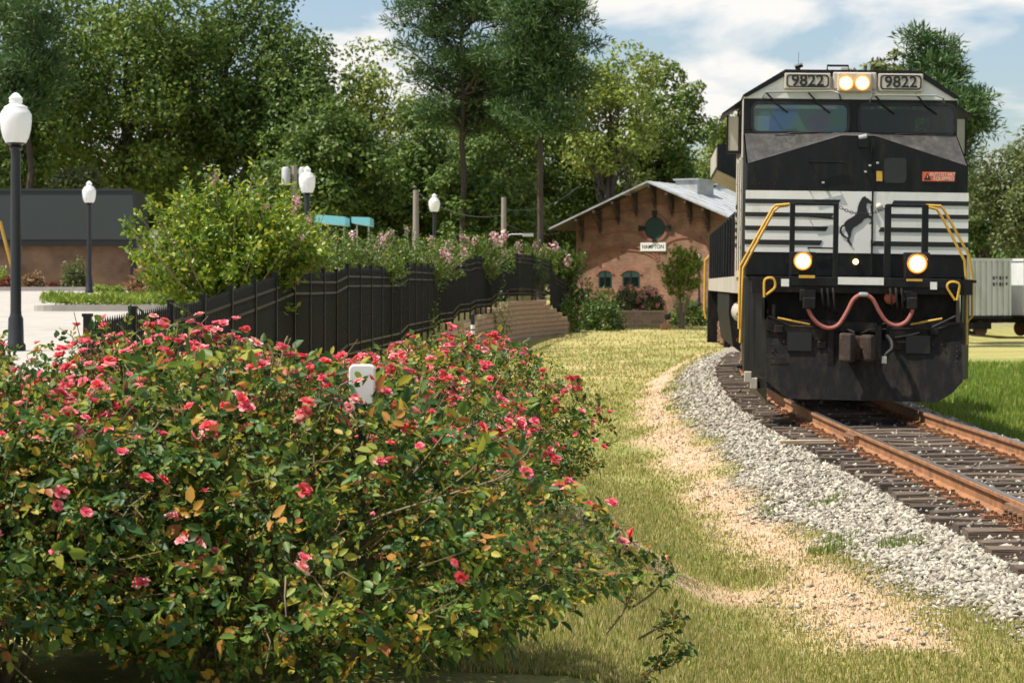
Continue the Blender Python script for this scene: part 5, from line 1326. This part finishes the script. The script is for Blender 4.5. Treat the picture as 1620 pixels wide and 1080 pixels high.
def bushshape(seed):
    rr = np.random.default_rng(seed); ph = rr.uniform(0,6.28,(14,)); kk = rr.normal(0,2.6,(14,3)); am = rr.uniform(.4,1,14)
    def m(d): return 1+.055*(am*np.sin(d@kk.T+ph)).sum(1)
    return m
def frame_m(p, z, spin, sc=1.0):
    z = Vector(z).normalized(); x = z.orthogonal().normalized(); y = z.cross(x)
    M = Matrix((x,y,z)).transposed().to_4x4()
    return Matrix.Translation(p) @ M @ Matrix.Rotation(spin,4,'Z') @ Matrix.Diagonal((sc,sc,sc,1))
def rose_bush(cx, cy, rx, ry, top, nleaf, nbloom, label, seed, hexa=True, L=.040, nspray=0, zmin=None, topbias=1.0, bsize=1.0, lean=(0,0), zlo=-.75, extra=0, boxy=1.6):
    r = np.random.default_rng(seed); base = gz(cx,cy) if zmin is None else zmin; h = top-base; zc = base+.38*h
    M0 = Matrix.Translation((cx,cy,base)); o = empty('rose_bush', M0, label, 'rose bush', 'rose bushes of the hedge')
    shp = bushshape(seed)
    def pts(n_, fmin, zlo=-.75, power=1.0):
        d = rdir(n_*3,r); d = d[d[:,2] > zlo][:n_]; n2 = len(d)
        f = 1-(1-fmin)*r.uniform(0,1,n2)**power; m = shp(d)*f
        zz = np.where(d[:,2] > 0, d[:,2]*(top-zc), d[:,2]*.40*h)
        # boxier section so that the sides stay full
        sxy = np.sqrt(np.maximum(1e-6,1-np.minimum(.995,np.abs(d[:,2])**boxy)))/np.maximum(1e-6,np.linalg.norm(d[:,:2],axis=1))
        p = np.stack([cx+lean[0]*np.maximum(0,d[:,2])+d[:,0]*sxy*rx*m, cy+lean[1]*np.maximum(0,d[:,2])+d[:,1]*sxy*ry*m, zc+zz*m],1)
        return p, d
    off = np.array([cx,cy,base])
    # foliage
    p, d = pts(nleaf, .50, zlo, power=1.3)
    up = np.array([0,0,1.]); k = len(p)
    N = .35*d+.75*up+r.normal(0,.45,(k,3)); D = d*.6+r.normal(0,.75,(k,3))-.15*up
    sp = compound(p-off, D, N, None, hexa, L*np.clip(r.lognormal(-.12,.36,k),.4,1.9), r)
    tag(place('foliage', sp.mesh('foliage', M_['rose_leaf']), o), kind='stuff')
    # canes
    mb = MB(); tips, td = pts(60 if hexa else 30, .9, zlo=.35)
    for q in tips:
        a = Vector((r.uniform(-.3,.3)*rx*.7, r.uniform(-.3,.3)*ry*.7, -.03)); b_ = Vector(q-off)
        mid = a.lerp(b_,.5)+Vector((r.normal(0,.06),r.normal(0,.06),.12*h+r.normal(0,.04)))
        mb.tube(spline([a,a.lerp(mid,.5)+Vector((r.normal(0,.04),r.normal(0,.04),.02)),mid,b_,b_+(b_-mid)*.10+Vector(r.normal(0,.03,3))],3),.0085,5,r1=.0025,cap=False)
    # twigs near the surface
    if hexa:
        tw, twd = pts(420,.78)
        for q, dd in zip(tw,twd):
            b_ = Vector(q-off); v = Vector(dd)*.09+Vector(r.normal(0,.05,3))
            mb.tube([b_-v,b_+Vector(r.normal(0,.012,3)),b_+v*.9],.0034,4,r1=.002,cap=False)
    mb.build('canes', M_['rosecane'], o)
    # blooms in clusters, each bloom its own piece
    cl, cdn = pts(int((nbloom+extra)*1.6)+20, .99, zlo=-.05)
    w = np.clip(cdn[:,2],.02,1)**topbias; idx = r.choice(len(cl), size=min(len(cl),max(3,int((nbloom+extra)/2.2))), replace=False, p=w/w.sum())
    cnt = 0; ev, ef, en = [], [], 0
    for i in idx:
        for j in range(int(r.choice([1,1,1,2,3,4,6]))):
            if cnt >= nbloom+extra: break
            nrm = Vector(cdn[i]*.5+up*.7+r.normal(0,.4,3)); q = Vector(cl[i]-off)+Vector(r.normal(0,.028,3))+Vector(cdn[i])*r.uniform(-.06,.03)
            kind = int(r.integers(0,3))*3+int(r.choice([0,1,2],p=[.40,.42,.18]))
            Mb = frame_m(q,nrm,r.uniform(0,6.28),bsize*r.uniform(.7,1.25)); cnt += 1
            if cnt > extra: place('bloom', bloom_meshes[kind], o, Mb)
            else:
                me = bloom_meshes[1]; vv = np.empty(len(me.vertices)*3); me.vertices.foreach_get('co',vv); vv = vv.reshape(-1,3)
                A = np.array(Mb); ev.append(vv@A[:3,:3].T+A[:3,3]); ef += [tuple(i2+en for i2 in p_.vertices) for p_ in me.polygons]; en += len(vv)
    if ev:
        q3 = np.array([f_ for f_ in ef if len(f_) == 3]); q4 = np.array([f_ for f_ in ef if len(f_) == 4])
        tag(place('more_blooms', np_mesh('more_blooms', np.concatenate(ev), [q4,q3], M_['petal_pink']), o), kind='stuff')
    # spent flowers
    p, d = pts(60 if hexa else 24, .97, zlo=0); sp = Soup()
    for q, dd in zip(p,d):
        k = 5; a = r.uniform(0,6.28)+np.arange(k)*2*math.pi/k; D = np.stack([np.cos(a),np.sin(a),np.full(k,.25)],1)+dd*.4
        v,f = leaf_geo(np.repeat((q-off)[None],k,0), D, np.repeat(dd[None],k,0), r.uniform(.014,.022)*bsize, .007*bsize); sp.add(v,f)
    tag(place('spent_flowers', sp.mesh('spent_flowers', M_['spent']), o), kind='stuff')
    # large leaves in front, one by one
    if nspray:
        p, d = pts(nspray*4, .96, zlo=-.6); f = (d[:,1] < .15); p, d = p[f][:nspray], d[f][:nspray]
        for q, dd in zip(p,d):
            nrm = Vector(dd*.55+up*.6+r.normal(0,.35,3))
            place('leaf', spray_meshes[int(r.integers(0,6))], o, frame_m(Vector(q-off)+Vector(dd)*.02,nrm,r.uniform(0,6.28),r.uniform(.8,1.35)))
    return o
# near row, middle, far
rose_bush(-2.15,8.3,1.15,1.0,1.50,5600,290,'large rose bush filling the lower left corner, with deep red blooms',1,L=.038,nspray=170,topbias=.5,zlo=-.42,bsize=.64,extra=60)
rose_bush(-1.02,8.6,1.42,1.15,1.40,7000,190,'nearest rose bush with sparse blooms and yellowing leaves, bottom centre',2,L=.038,nspray=240,topbias=.5,bsize=.62,boxy=.95)
rose_bush(-1.85,10.6,1.15,1.0,1.53,5400,300,'densely blooming rose bush below the dark fence posts',3,L=.039,topbias=.5,bsize=.66,extra=200)
rose_bush(-3.0,10.9,1.0,1.0,1.50,4400,300,'coral rose bush at the left below the lamp post',4,L=.039,topbias=.5,bsize=.66,extra=160)
rose_bush(-.92,12.2,1.0,1.2,1.27,4600,300,'rose bush in the middle of the hedge beside the white marker',5,L=.040,topbias=.4,bsize=.64,extra=130)
rose_bush(-.52,15.4,1.06,1.35,1.29,6000,300,'rounded rose bush covered in small blooms at the right of the hedge',6,hexa=False,L=.041,topbias=.15,bsize=.66,extra=220)
rose_bush(-.9,18.3,1.2,1.3,1.10,4500,300,'farthest rose bush of the hedge, in front of the retaining wall',7,hexa=False,L=.044,topbias=.3,bsize=.7,extra=120)
rose_bush(-2.0,14.2,1.1,1.3,1.28,4500,300,'rose bush behind the dense bloomer, its top against the black fence',8,hexa=False,L=.042,topbias=.3,bsize=.7,extra=150)

# leggy shoot beside the nearest bush
def shoot(pts_, label, seed):
    r = np.random.default_rng(seed); b0 = Vector(pts_[0][0]); o = empty('rose_shoot',b0,label,'rose shoot')
    mb = MB(); sp = Soup()
    for path in pts_:
        pp = [Vector(q)-b0 for q in path]; sg = spline(pp,4); mb.tube(sg,.006,5,r1=.0025)
        for q in sg[3:]:
            if r.uniform() < .8:
                for _ in range(2):
                    D = r.normal(0,1,(1,3)); D[0,2] -= .2; c_ = compound(np.array([q]),D,np.array([[0,-.3,1.]])+r.normal(0,.4,(1,3)),None,True,.034,r)
                    for vv in c_.v: pass
                    base_n = sp.n
                    sp.add(np.concatenate(c_.v), np.concatenate(c_.f[4]))
    mb.build('cane', M_['rosecane'], o); tag(place('foliage', sp.mesh('foliage', M_['rose_leaf']), o), kind='stuff')
    return o, b0
Ys = 8.6
pth = lambda l: [P(px,py,Ys) for px,py in l]
o1, b0 = shoot([pth([(960,1000),(990,960),(1010,900),(1030,865)]),pth([(1000,960),(1040,930),(1058,885)]),pth([(1010,1010),(1045,990),(1070,975)])],'leggy rose shoot with few leaves reaching over the lawn',5)
bd = MB().lathe([(.004,0),(.009,.008),(.010,.016),(.006,.026),(.001,.03)],(0,0,0),8).mesh('bud', M_['petal_pale'], True)
for q in ((974,836),(1055,888)): place('bud', bd, o1, Matrix.Translation(P(*q,Ys)-b0))
o2, _ = shoot([pth([(1010,1090),(1030,1060),(1055,1030),(1062,1000)]),pth([(1030,1060),(1065,1050),(1085,1015)])],'low thin rose shoot at the bottom edge beside the lawn',6)

# white marker plate among the roses
q = P(573,604,8.55); z0_ = gz(q.x,8.55)
mkr = empty('white_marker',(q.x,8.55,z0_),'small white marker plate standing among the roses','marker')
MB().prism_y(rrect(-.052,.052,q.z-z0_-.09,q.z-z0_+.07,.022),-.02,.02).build('plate', M_['white'], mkr, bevel=.006); MB().box(-.015,.015,-.012,.012,-.05,q.z-z0_-.092).build('stake', M_['pole'], mkr)

# ------------------------------------------------------------------ trees
def tube_branch(mb, a, b_, r0, r1, rr, seg=5, wob=.05):
    a, b_ = Vector(a), Vector(b_); L = (b_-a).length
    pts = [a.lerp(b_,t)+Vector(rr.normal(0,wob*L*math.sin(math.pi*t)+1e-6,3)) for t in np.linspace(0,1,seg)]
    mb.tube(pts, r0, 7, r1=r1, cap=False)
def tree(name, label, cat, x, y, H, cr, cz0, mat, bark='bark', seed=0, nclump=70, nleaf=170, leaf=.30, clump=None, group='background trees', trunk_r=.3, lean=0.0, sink=.25, tipshape=1.0, zbase=None, flat=.8):
    rr = np.random.default_rng(seed); zb_ = gz(x,y) if zbase is None else zbase
    o = empty(name,(x,y,zb_),label,cat,group)
    mb = MB(); ztr = cz0+(H-cz0)*.75
    tube_branch(mb,(0,0,-.2),(lean*H*.15,0,ztr),trunk_r,trunk_r*.25,rr,7,.015)
    hc = (H-cz0)/2; cc = np.array([lean*H*.1,0,cz0+hc]); s = Soup()
    d = rdir(nclump,rr); f = rr.uniform(.15,1,nclump)**.45
    lump = 1+.18*np.sin(d@np.array([2.3,1.1,1.7])*2+seed)+.12*np.sin(d@np.array([-1.9,2.7,3.1])*2+seed*2)
    C = cc+d*np.array([cr,cr,hc])*(f*lump)[:,None]
    top = np.clip((C[:,2]-cc[2])/hc,0,1); C[:,:2] = cc[:2]+(C[:,:2]-cc[:2])*(1-(1-tipshape)*top**1.5)[:,None]
    C[:,2] = np.maximum(C[:,2],cz0*.75)
    cl = clump or cr*.29
    for i, c_ in enumerate(C):
        rad = cl*rr.uniform(.6,1.35); k = int(nleaf*(rad/cl)**2)
        dd = rdir(k,rr); fr = rr.uniform(.35,1,k)**.6
        p = c_+dd*fr[:,None]*rad*np.array([1,1,flat])
        N = dd*1.0+np.array([0,0,.45])+rr.normal(0,.38,(k,3)); D = rr.normal(0,1,(k,3))+dd*.3-np.array([0,0,.25])
        v,fc = leaf_geo(p,D,N,leaf*rr.uniform(.6,1.3,k),leaf*.62*rr.uniform(.7,1.2,k)); s.add(v,fc)
        if i % 4 == 0:
            t0 = np.clip((c_[2]-cz0*.5)/ztr*.75,.12,.92); tube_branch(mb,(lean*H*.15*t0,0,ztr*t0),c_,trunk_r*.32,trunk_r*.06,rr,5,.06)
    mb.build('trunk', M_[bark], o, smooth=True); place('crown', s.mesh('crown', M_[mat]), o)
    return o
def tree_px(name,label,px,top_py,Y,half_px,cz0_py,mat,**kw):
    q = P(px,top_py,Y); zb_ = gz(q.x,Y); s = FPX/Y
    cz0 = max(.6, P(px,cz0_py,Y).z-zb_)
    return tree(name,label,'tree',q.x,Y,q.z-zb_,half_px/s,cz0,M_name(mat),seed=kw.pop('seed',int(px)),**kw)
def M_name(m): return m
T_ = tree_px
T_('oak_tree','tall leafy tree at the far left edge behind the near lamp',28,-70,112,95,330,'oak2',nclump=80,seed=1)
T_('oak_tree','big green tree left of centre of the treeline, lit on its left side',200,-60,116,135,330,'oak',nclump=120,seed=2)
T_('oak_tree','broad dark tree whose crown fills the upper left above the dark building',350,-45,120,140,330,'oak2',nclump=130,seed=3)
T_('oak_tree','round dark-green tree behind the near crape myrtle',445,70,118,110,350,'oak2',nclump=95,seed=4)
T_('ash_tree','lighter tree with open top left of the two pines',590,75,124,105,345,'ash',nclump=85,nleaf=110,seed=5)
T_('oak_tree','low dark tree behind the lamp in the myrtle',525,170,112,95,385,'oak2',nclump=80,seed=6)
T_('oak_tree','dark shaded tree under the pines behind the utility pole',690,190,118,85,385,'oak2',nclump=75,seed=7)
T_('oak_tree','mid-green tree between the pines and the depot roof',815,150,150,95,385,'oak',nclump=80,seed=8)
T_('oak_tree','full green tree filling the gap behind the two pines',765,118,140,118,360,'oak',nclump=105,seed=30)
T_('ash_tree','tall tree with sunlit top right of the pines',965,75,134,85,320,'ash',nclump=90,nleaf=120,seed=9)
T_('oak_tree','tree with rounded crown above the depot ridge',1045,115,140,70,330,'oak',nclump=75,seed=10)
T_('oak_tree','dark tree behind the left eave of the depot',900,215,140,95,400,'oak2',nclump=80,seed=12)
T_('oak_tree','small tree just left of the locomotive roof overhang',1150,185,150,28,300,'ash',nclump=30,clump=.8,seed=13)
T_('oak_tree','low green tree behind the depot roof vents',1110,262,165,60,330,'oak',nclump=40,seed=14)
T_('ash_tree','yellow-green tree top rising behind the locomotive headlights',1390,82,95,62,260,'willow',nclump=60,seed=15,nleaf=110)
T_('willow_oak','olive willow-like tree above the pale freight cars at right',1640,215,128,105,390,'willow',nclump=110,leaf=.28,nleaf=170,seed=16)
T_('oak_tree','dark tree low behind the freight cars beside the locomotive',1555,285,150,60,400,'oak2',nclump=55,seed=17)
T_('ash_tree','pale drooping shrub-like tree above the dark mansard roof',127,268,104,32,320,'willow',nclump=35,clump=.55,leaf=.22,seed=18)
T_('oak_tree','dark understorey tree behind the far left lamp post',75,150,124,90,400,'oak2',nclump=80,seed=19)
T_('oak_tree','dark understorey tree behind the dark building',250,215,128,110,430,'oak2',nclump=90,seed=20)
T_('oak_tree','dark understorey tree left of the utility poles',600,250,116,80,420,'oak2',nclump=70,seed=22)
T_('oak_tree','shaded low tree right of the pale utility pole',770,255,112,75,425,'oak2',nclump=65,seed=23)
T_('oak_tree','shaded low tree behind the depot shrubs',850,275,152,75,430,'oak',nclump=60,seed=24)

def pine(label, px, top_py, Y, half_px, first_py, seed, mat='pine', ntuft=46, lean=0.0):
    rr = np.random.default_rng(seed); q = P(px,top_py,Y); zb_ = gz(q.x,Y); s = FPX/Y; H = q.z-zb_; cr = half_px/s; zf = P(px,first_py,Y).z-zb_
    o = empty('pine_tree',(q.x,Y,zb_),label,'tree','background trees'); mb = MB(); sp = Soup()
    tube_branch(mb,(0,0,-.2),(lean*H,0,H-.4),.21,.06,rr,9,.006)
    for i in range(ntuft):
        t = rr.uniform(0,1); z = zf+(H-zf)*t; prof = .45+.55*math.sin(math.pi*min(1,.15+.75*t))-.30*max(0,t-.8)/.2
        a = rr.uniform(0,6.28); L = cr*prof*rr.uniform(.45,1.1)
        b_ = Vector((lean*z+L*math.cos(a), L*math.sin(a), z+L*.22+rr.normal(0,.25)))
        tube_branch(mb,(lean*z,0,z-.25*L),b_,.07,.02,rr,5,.05)
        for j in range(int(rr.integers(2,5))):
            c_ = np.array(Vector((lean*z,0,z-.25*L)).lerp(b_,rr.uniform(.6,1.08)))+rr.normal(0,.3,3); rad = rr.uniform(.6,1.2); k = int(165*rad*rad)
            dd = rdir(k,rr); p = c_+dd*np.array([1,1,.42])*rad*rr.uniform(.2,1,(k,1))
            D = dd*.8+rr.normal(0,.5,(k,3))+np.array([0,0,.35]); v,f = leaf_geo(p,D,rdir(k,rr)+np.array([0,0,.6]),.40*rr.uniform(.7,1.2,k),.075); sp.add(v,f)
    mb.build('trunk', M_['bark'], o, smooth=True); place('crown', sp.mesh('crown', M_[mat]), o)
pine('left of the two tall pines, sparse crown with pale sky gaps',735,-50,110,108,215,1,ntuft=66,lean=-.01)
pine('right of the two tall pines, dense rounded crown cut by the top edge',856,-70,106,68,205,2,ntuft=86)
pine('tall pine at the far left edge of the treeline',45,-60,104,70,200,5,ntuft=40)
pine('dark pine rising right of the locomotive cab roof',1455,55,100,62,300,3,ntuft=50)
pine('thin pine beside the right cab mirror of the locomotive',1512,140,98,38,250,4,ntuft=22)

# far wood closing the horizon behind the trees
rr = np.random.default_rng(99); s = Soup()
for i in range(420):
    px = rr.uniform(-150,1800); Yw = rr.uniform(150,185)
    if 1120 < px < 1560 and rr.uniform() < .35: continue
    topz = rr.uniform(1,8.5) if px < 1100 else rr.uniform(1,5.0)
    c_ = np.array([(px-810)*Yw/FPX, Yw, topz]); rad = rr.uniform(1.4,2.6); k = 150
    dd = rdir(k,rr); p = c_+dd*rad*rr.uniform(.4,1,(k,1)); v,f = leaf_geo(p,rr.normal(0,1,(k,3)),dd*.5+np.array([0,0,.7])+rr.normal(0,.4,(k,3)),.6,.4); s.add(v,f)
tag(place('far_woodland', s.mesh('far_woodland', M_['oak2'])),'dark mass of woodland behind the separate trees','woodland',kind='stuff')

# ------------------------------------------------------------------ crape myrtles and shrubs
def myrtle(label, px, top_py, Y, half_px, base_py, mat, nb, seed, leaf=.075, nl=9000, name='crape_myrtle', cat='tree', group='crape myrtles', spikes=26, ground=None, bark='palebark'):
    rr = np.random.default_rng(seed); q = P(px,top_py,Y); zb_ = gz(q.x,Y) if ground is None else ground; s = FPX/Y; H = q.z-zb_; cr = half_px/s
    cz0 = max(.25, P(px,base_py,Y).z-zb_)
    o = empty(name,(q.x,Y,zb_),label,cat,group); mb = MB(); sp = Soup(); tips = []
    per = max(6,nl//(spikes*10))
    for i in range(spikes*10):
        d = rdir(1,rr)[0]; hc = (H-cz0)/2; f = rr.uniform(.2,1)**.55
        if i < spikes: d[2] = abs(d[2])*1.0; d /= np.linalg.norm(d); f = rr.uniform(.85,1.22)
        tip = np.array([0,0,cz0+hc])+d*np.array([cr,cr,hc])*f
        root = Vector((rr.normal(0,.05),rr.normal(0,.05),0)); st = Vector(tip)*.35; st.z = max(.1,tip[2]*.45)
        if i < spikes:
            mb.tube(spline([root,st,tip],4),.03 if H > 2 else .015,5,r1=.005,cap=False); tips.append((tip*np.array([1,1,.96]),d))
        # leafy spray along the outer part of the stem
        t = rr.uniform(0,1,per); L0 = (.36+.3*rr.uniform())*max(.6,cr/1.5)
        dirv = unit((d*.7+np.array([0,0,.45])+rr.normal(0,.2,3))[None])[0]
        p = tip-dirv*L0*t[:,None]+rr.normal(0,.045*max(.7,cr/1.5),(per,3))
        N = np.array([0,0,.7])+rr.normal(0,.5,(per,3))+d*.3; D = dirv*.5+rr.normal(0,.8,(per,3))
        v,fc = leaf_geo(p,D,N,leaf*rr.uniform(.6,1.25,per),leaf*.55*rr.uniform(.8,1.2,per)); sp.add(v,fc)
    mb.build('stems', M_[bark], o); place('crown', sp.mesh('crown', M_[mat]), o)
    # flower panicles: each its own piece
    if nb:
        w = np.array([max(.05,t_[1][2]+.5*(t_[1][1]<0)) for t_ in tips]); idx = rr.choice(len(tips), size=min(nb,len(tips)), replace=False, p=w/w.sum())
        for i in idx:
            tip, d = tips[i]; k = 46; dd = rdir(k,rr); p = dd*np.array([.07,.07,.12])*rr.uniform(.3,1,(k,1))
            v,f = leaf_geo(p,rr.normal(0,1,(k,3)),dd+rr.normal(0,.3,(k,3)),.05,.045)
            place('flower_panicle', np_mesh('flower_panicle',v,f,M_['panicle']), o, Matrix.Translation(Vector(tip)*.97) @ Matrix.Diagonal((*(max(.8,Y/45)*rr.uniform(.6,1.3),)*3,1)))
    return o
myrtle('large bright green crape myrtle leaning over the near fence posts',358,278,33,152,530,'myrtle',6,1,leaf=.11,nl=17000,spikes=50)
myrtle('crape myrtle shoulder behind the near one, below the lamp globe',455,318,39.5,80,500,'myrtle',2,2,nl=9500,spikes=26)
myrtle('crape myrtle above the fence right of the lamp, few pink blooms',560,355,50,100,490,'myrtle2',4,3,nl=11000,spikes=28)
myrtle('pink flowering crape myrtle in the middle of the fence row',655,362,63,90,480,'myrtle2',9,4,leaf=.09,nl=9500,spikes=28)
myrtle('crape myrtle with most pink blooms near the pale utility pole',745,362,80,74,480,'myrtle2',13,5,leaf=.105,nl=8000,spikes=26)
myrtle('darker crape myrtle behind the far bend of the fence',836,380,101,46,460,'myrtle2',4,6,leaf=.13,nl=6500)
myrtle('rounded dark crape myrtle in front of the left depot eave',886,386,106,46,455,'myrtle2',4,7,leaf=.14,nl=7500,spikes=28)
myrtle('bright yellow-green young tree in front of the depot corner',1078,382,108,36,475,'myrtle',0,8,leaf=.15,nl=6000,spikes=22,group=None)
# shrubs
def shrub(label, px, top_py, Y, half_px, mat, seed, leaf=.12, n_=2500, name='shrub', nb=0, group='planted shrubs', base_py=None):
    rr = np.random.default_rng(seed); q = P(px,top_py,Y); zb_ = gz(q.x,Y) if base_py is None else P(px,base_py,Y).z; H = max(.25,q.z-zb_); cr = half_px*Y/FPX
    o = empty(name,(q.x,Y,zb_),label,'shrub',group); d = rdir(n_*2,rr); d = d[d[:,2]>-.1][:n_]; k = len(d)
    lump = 1+.13*np.sin(d@np.array([5,3,4.])+seed)+.1*np.sin(d@np.array([-4,6,7.])+seed)
    p = d*np.array([cr,min(cr,1.8),H])*(lump*rr.uniform(.55,1.0,k))[:,None]
    v,f = leaf_geo(p,rr.normal(0,.8,(k,3))+d*.5,np.array([0,0,.6])+d*.4+rr.normal(0,.4,(k,3)),leaf*rr.uniform(.6,1.3,k),leaf*.5)
    place('foliage', np_mesh('foliage',v,f,M_[mat]), o)
    mb = MB()
    for i in range(6): mb.tube([(rr.normal(0,.05),rr.normal(0,.05),-.05),tuple(d[i]*np.array([cr,cr,H])*.6)],.015,4,cap=False)
    mb.build('stems', M_['bark'], o)
    if nb:
        for i in range(nb):
            dd = d[i]; kk = 24; e = rdir(kk,rr); vv,ff = leaf_geo(e*.09,rr.normal(0,1,(kk,3)),e,.10,.09)
            place('flower_head', np_mesh('flower_head',vv,ff,M_['petal_pale']), o, Matrix.Translation(Vector(dd*np.array([cr,min(cr,1.8),H])*.98)+Vector((0,0,.03))))
    return o
shrub('feathery green shrub right of the fence end',912,440,106,40,'shrub',1,.2,2600)
shrub('lower green shrub between the fence end and the low wall',950,462,104,36,'shrub',2,.2,2200)
shrub('small green shrub at the foot of the fence end',893,472,101,24,'myrtle2',3,.16,1500)
shrub('pink flowering bed shrub left half of the low wall',992,452,114,24,'willow',4,.18,1500,nb=22,base_py=492)
shrub('pink flowering bed shrub right half of the low wall',1030,456,114,24,'willow',5,.18,1500,nb=22,base_py=492)
shrub('dark hedge under the yellow-green young tree',1090,470,116,34,'oak2',6,.2,2200)
shrub('low red shrub in front of the tan brick wall',95,448,88,24,'redshrub',7,.14,1500)
shrub('tall olive shrub in front of the tan brick wall by the lamp post',118,412,86.5,22,'willow',8,.14,1800)
shrub('pale shrub at the left end of the tan brick wall',52,432,87,20,'drygrass',9,.14,1500)
shrub('small red flowering shrub at the left picture edge',12,440,85,20,'redshrub',10,.14,1400)
shrub('bright green shrub above the red one at the left edge',8,426,86,14,'limegrass',11,.14,900)
shrub('brown ornamental grass clump below the white sign',245,414,80,36,'drygrass',12,.3,2600)
shrub('yellow-green small shrub under the lamp by the tan wall',160,452,82,14,'limegrass',13,.12,900)
shrub('second yellow-green small shrub right of the lamp base',184,454,82,12,'limegrass',14,.12,900)
shrub('climbing weeds at the foot of the fence on the wall',790,455,83,22,'myrtle2',15,.1,700)
shrub('single leafy weed on the fence left of the marker post',690,478,60,16,'myrtle2',16,.08,600)
# planting island with lime groundcover
q0, q1 = P(62,490,57), P(196,490,57); zl_ = float(lot_z(np.array([58.]))[0])
isl = empty('planting_island',((q0.x+q1.x)/2,58.5,zl_),'kerbed planting island with bright lime groundcover in the parking lot','planting island')
w2 = (q1.x-q0.x)/2
MB().prism_z(rrect(-w2-.2,w2+1.5,-1.8,3.2,.6),0,.17).build('kerb', M_['kerb'], isl)
rr = np.random.default_rng(5); k = 9000; xx = rr.uniform(-w2,w2+1.2,k); yy_ = rr.uniform(-1.6,3.0,k); hh_ = .22+.10*vnoise(xx*2,yy_*2,4,3,1.5)
p = np.stack([xx,yy_,.14+hh_*rr.uniform(.3,1,k)],1); v,f = leaf_geo(p,rr.normal(0,.5,(k,3))+np.array([0,0,.8]),rr.normal(0,1,(k,3)),.16,.05)
tag(place('groundcover', np_mesh('groundcover',v,f,M_['limegrass']), isl), kind='stuff')
# kerb and bed along the building
ib = empty('building_bed',(-26,84,float(lot_z(np.array([84.]))[0])),'kerbed mulch bed along the foot of the tan building','planting bed')
MB().box(-24,10.5,0,.25,-.1,.2).build('kerb', M_['kerb'], ib); MB().box(-24,10.5,.25,7.4,-.1,.12).build('mulch', pmat('mulch',(0.10,0.065,0.045),.95,var=.3,scale=6), ib)
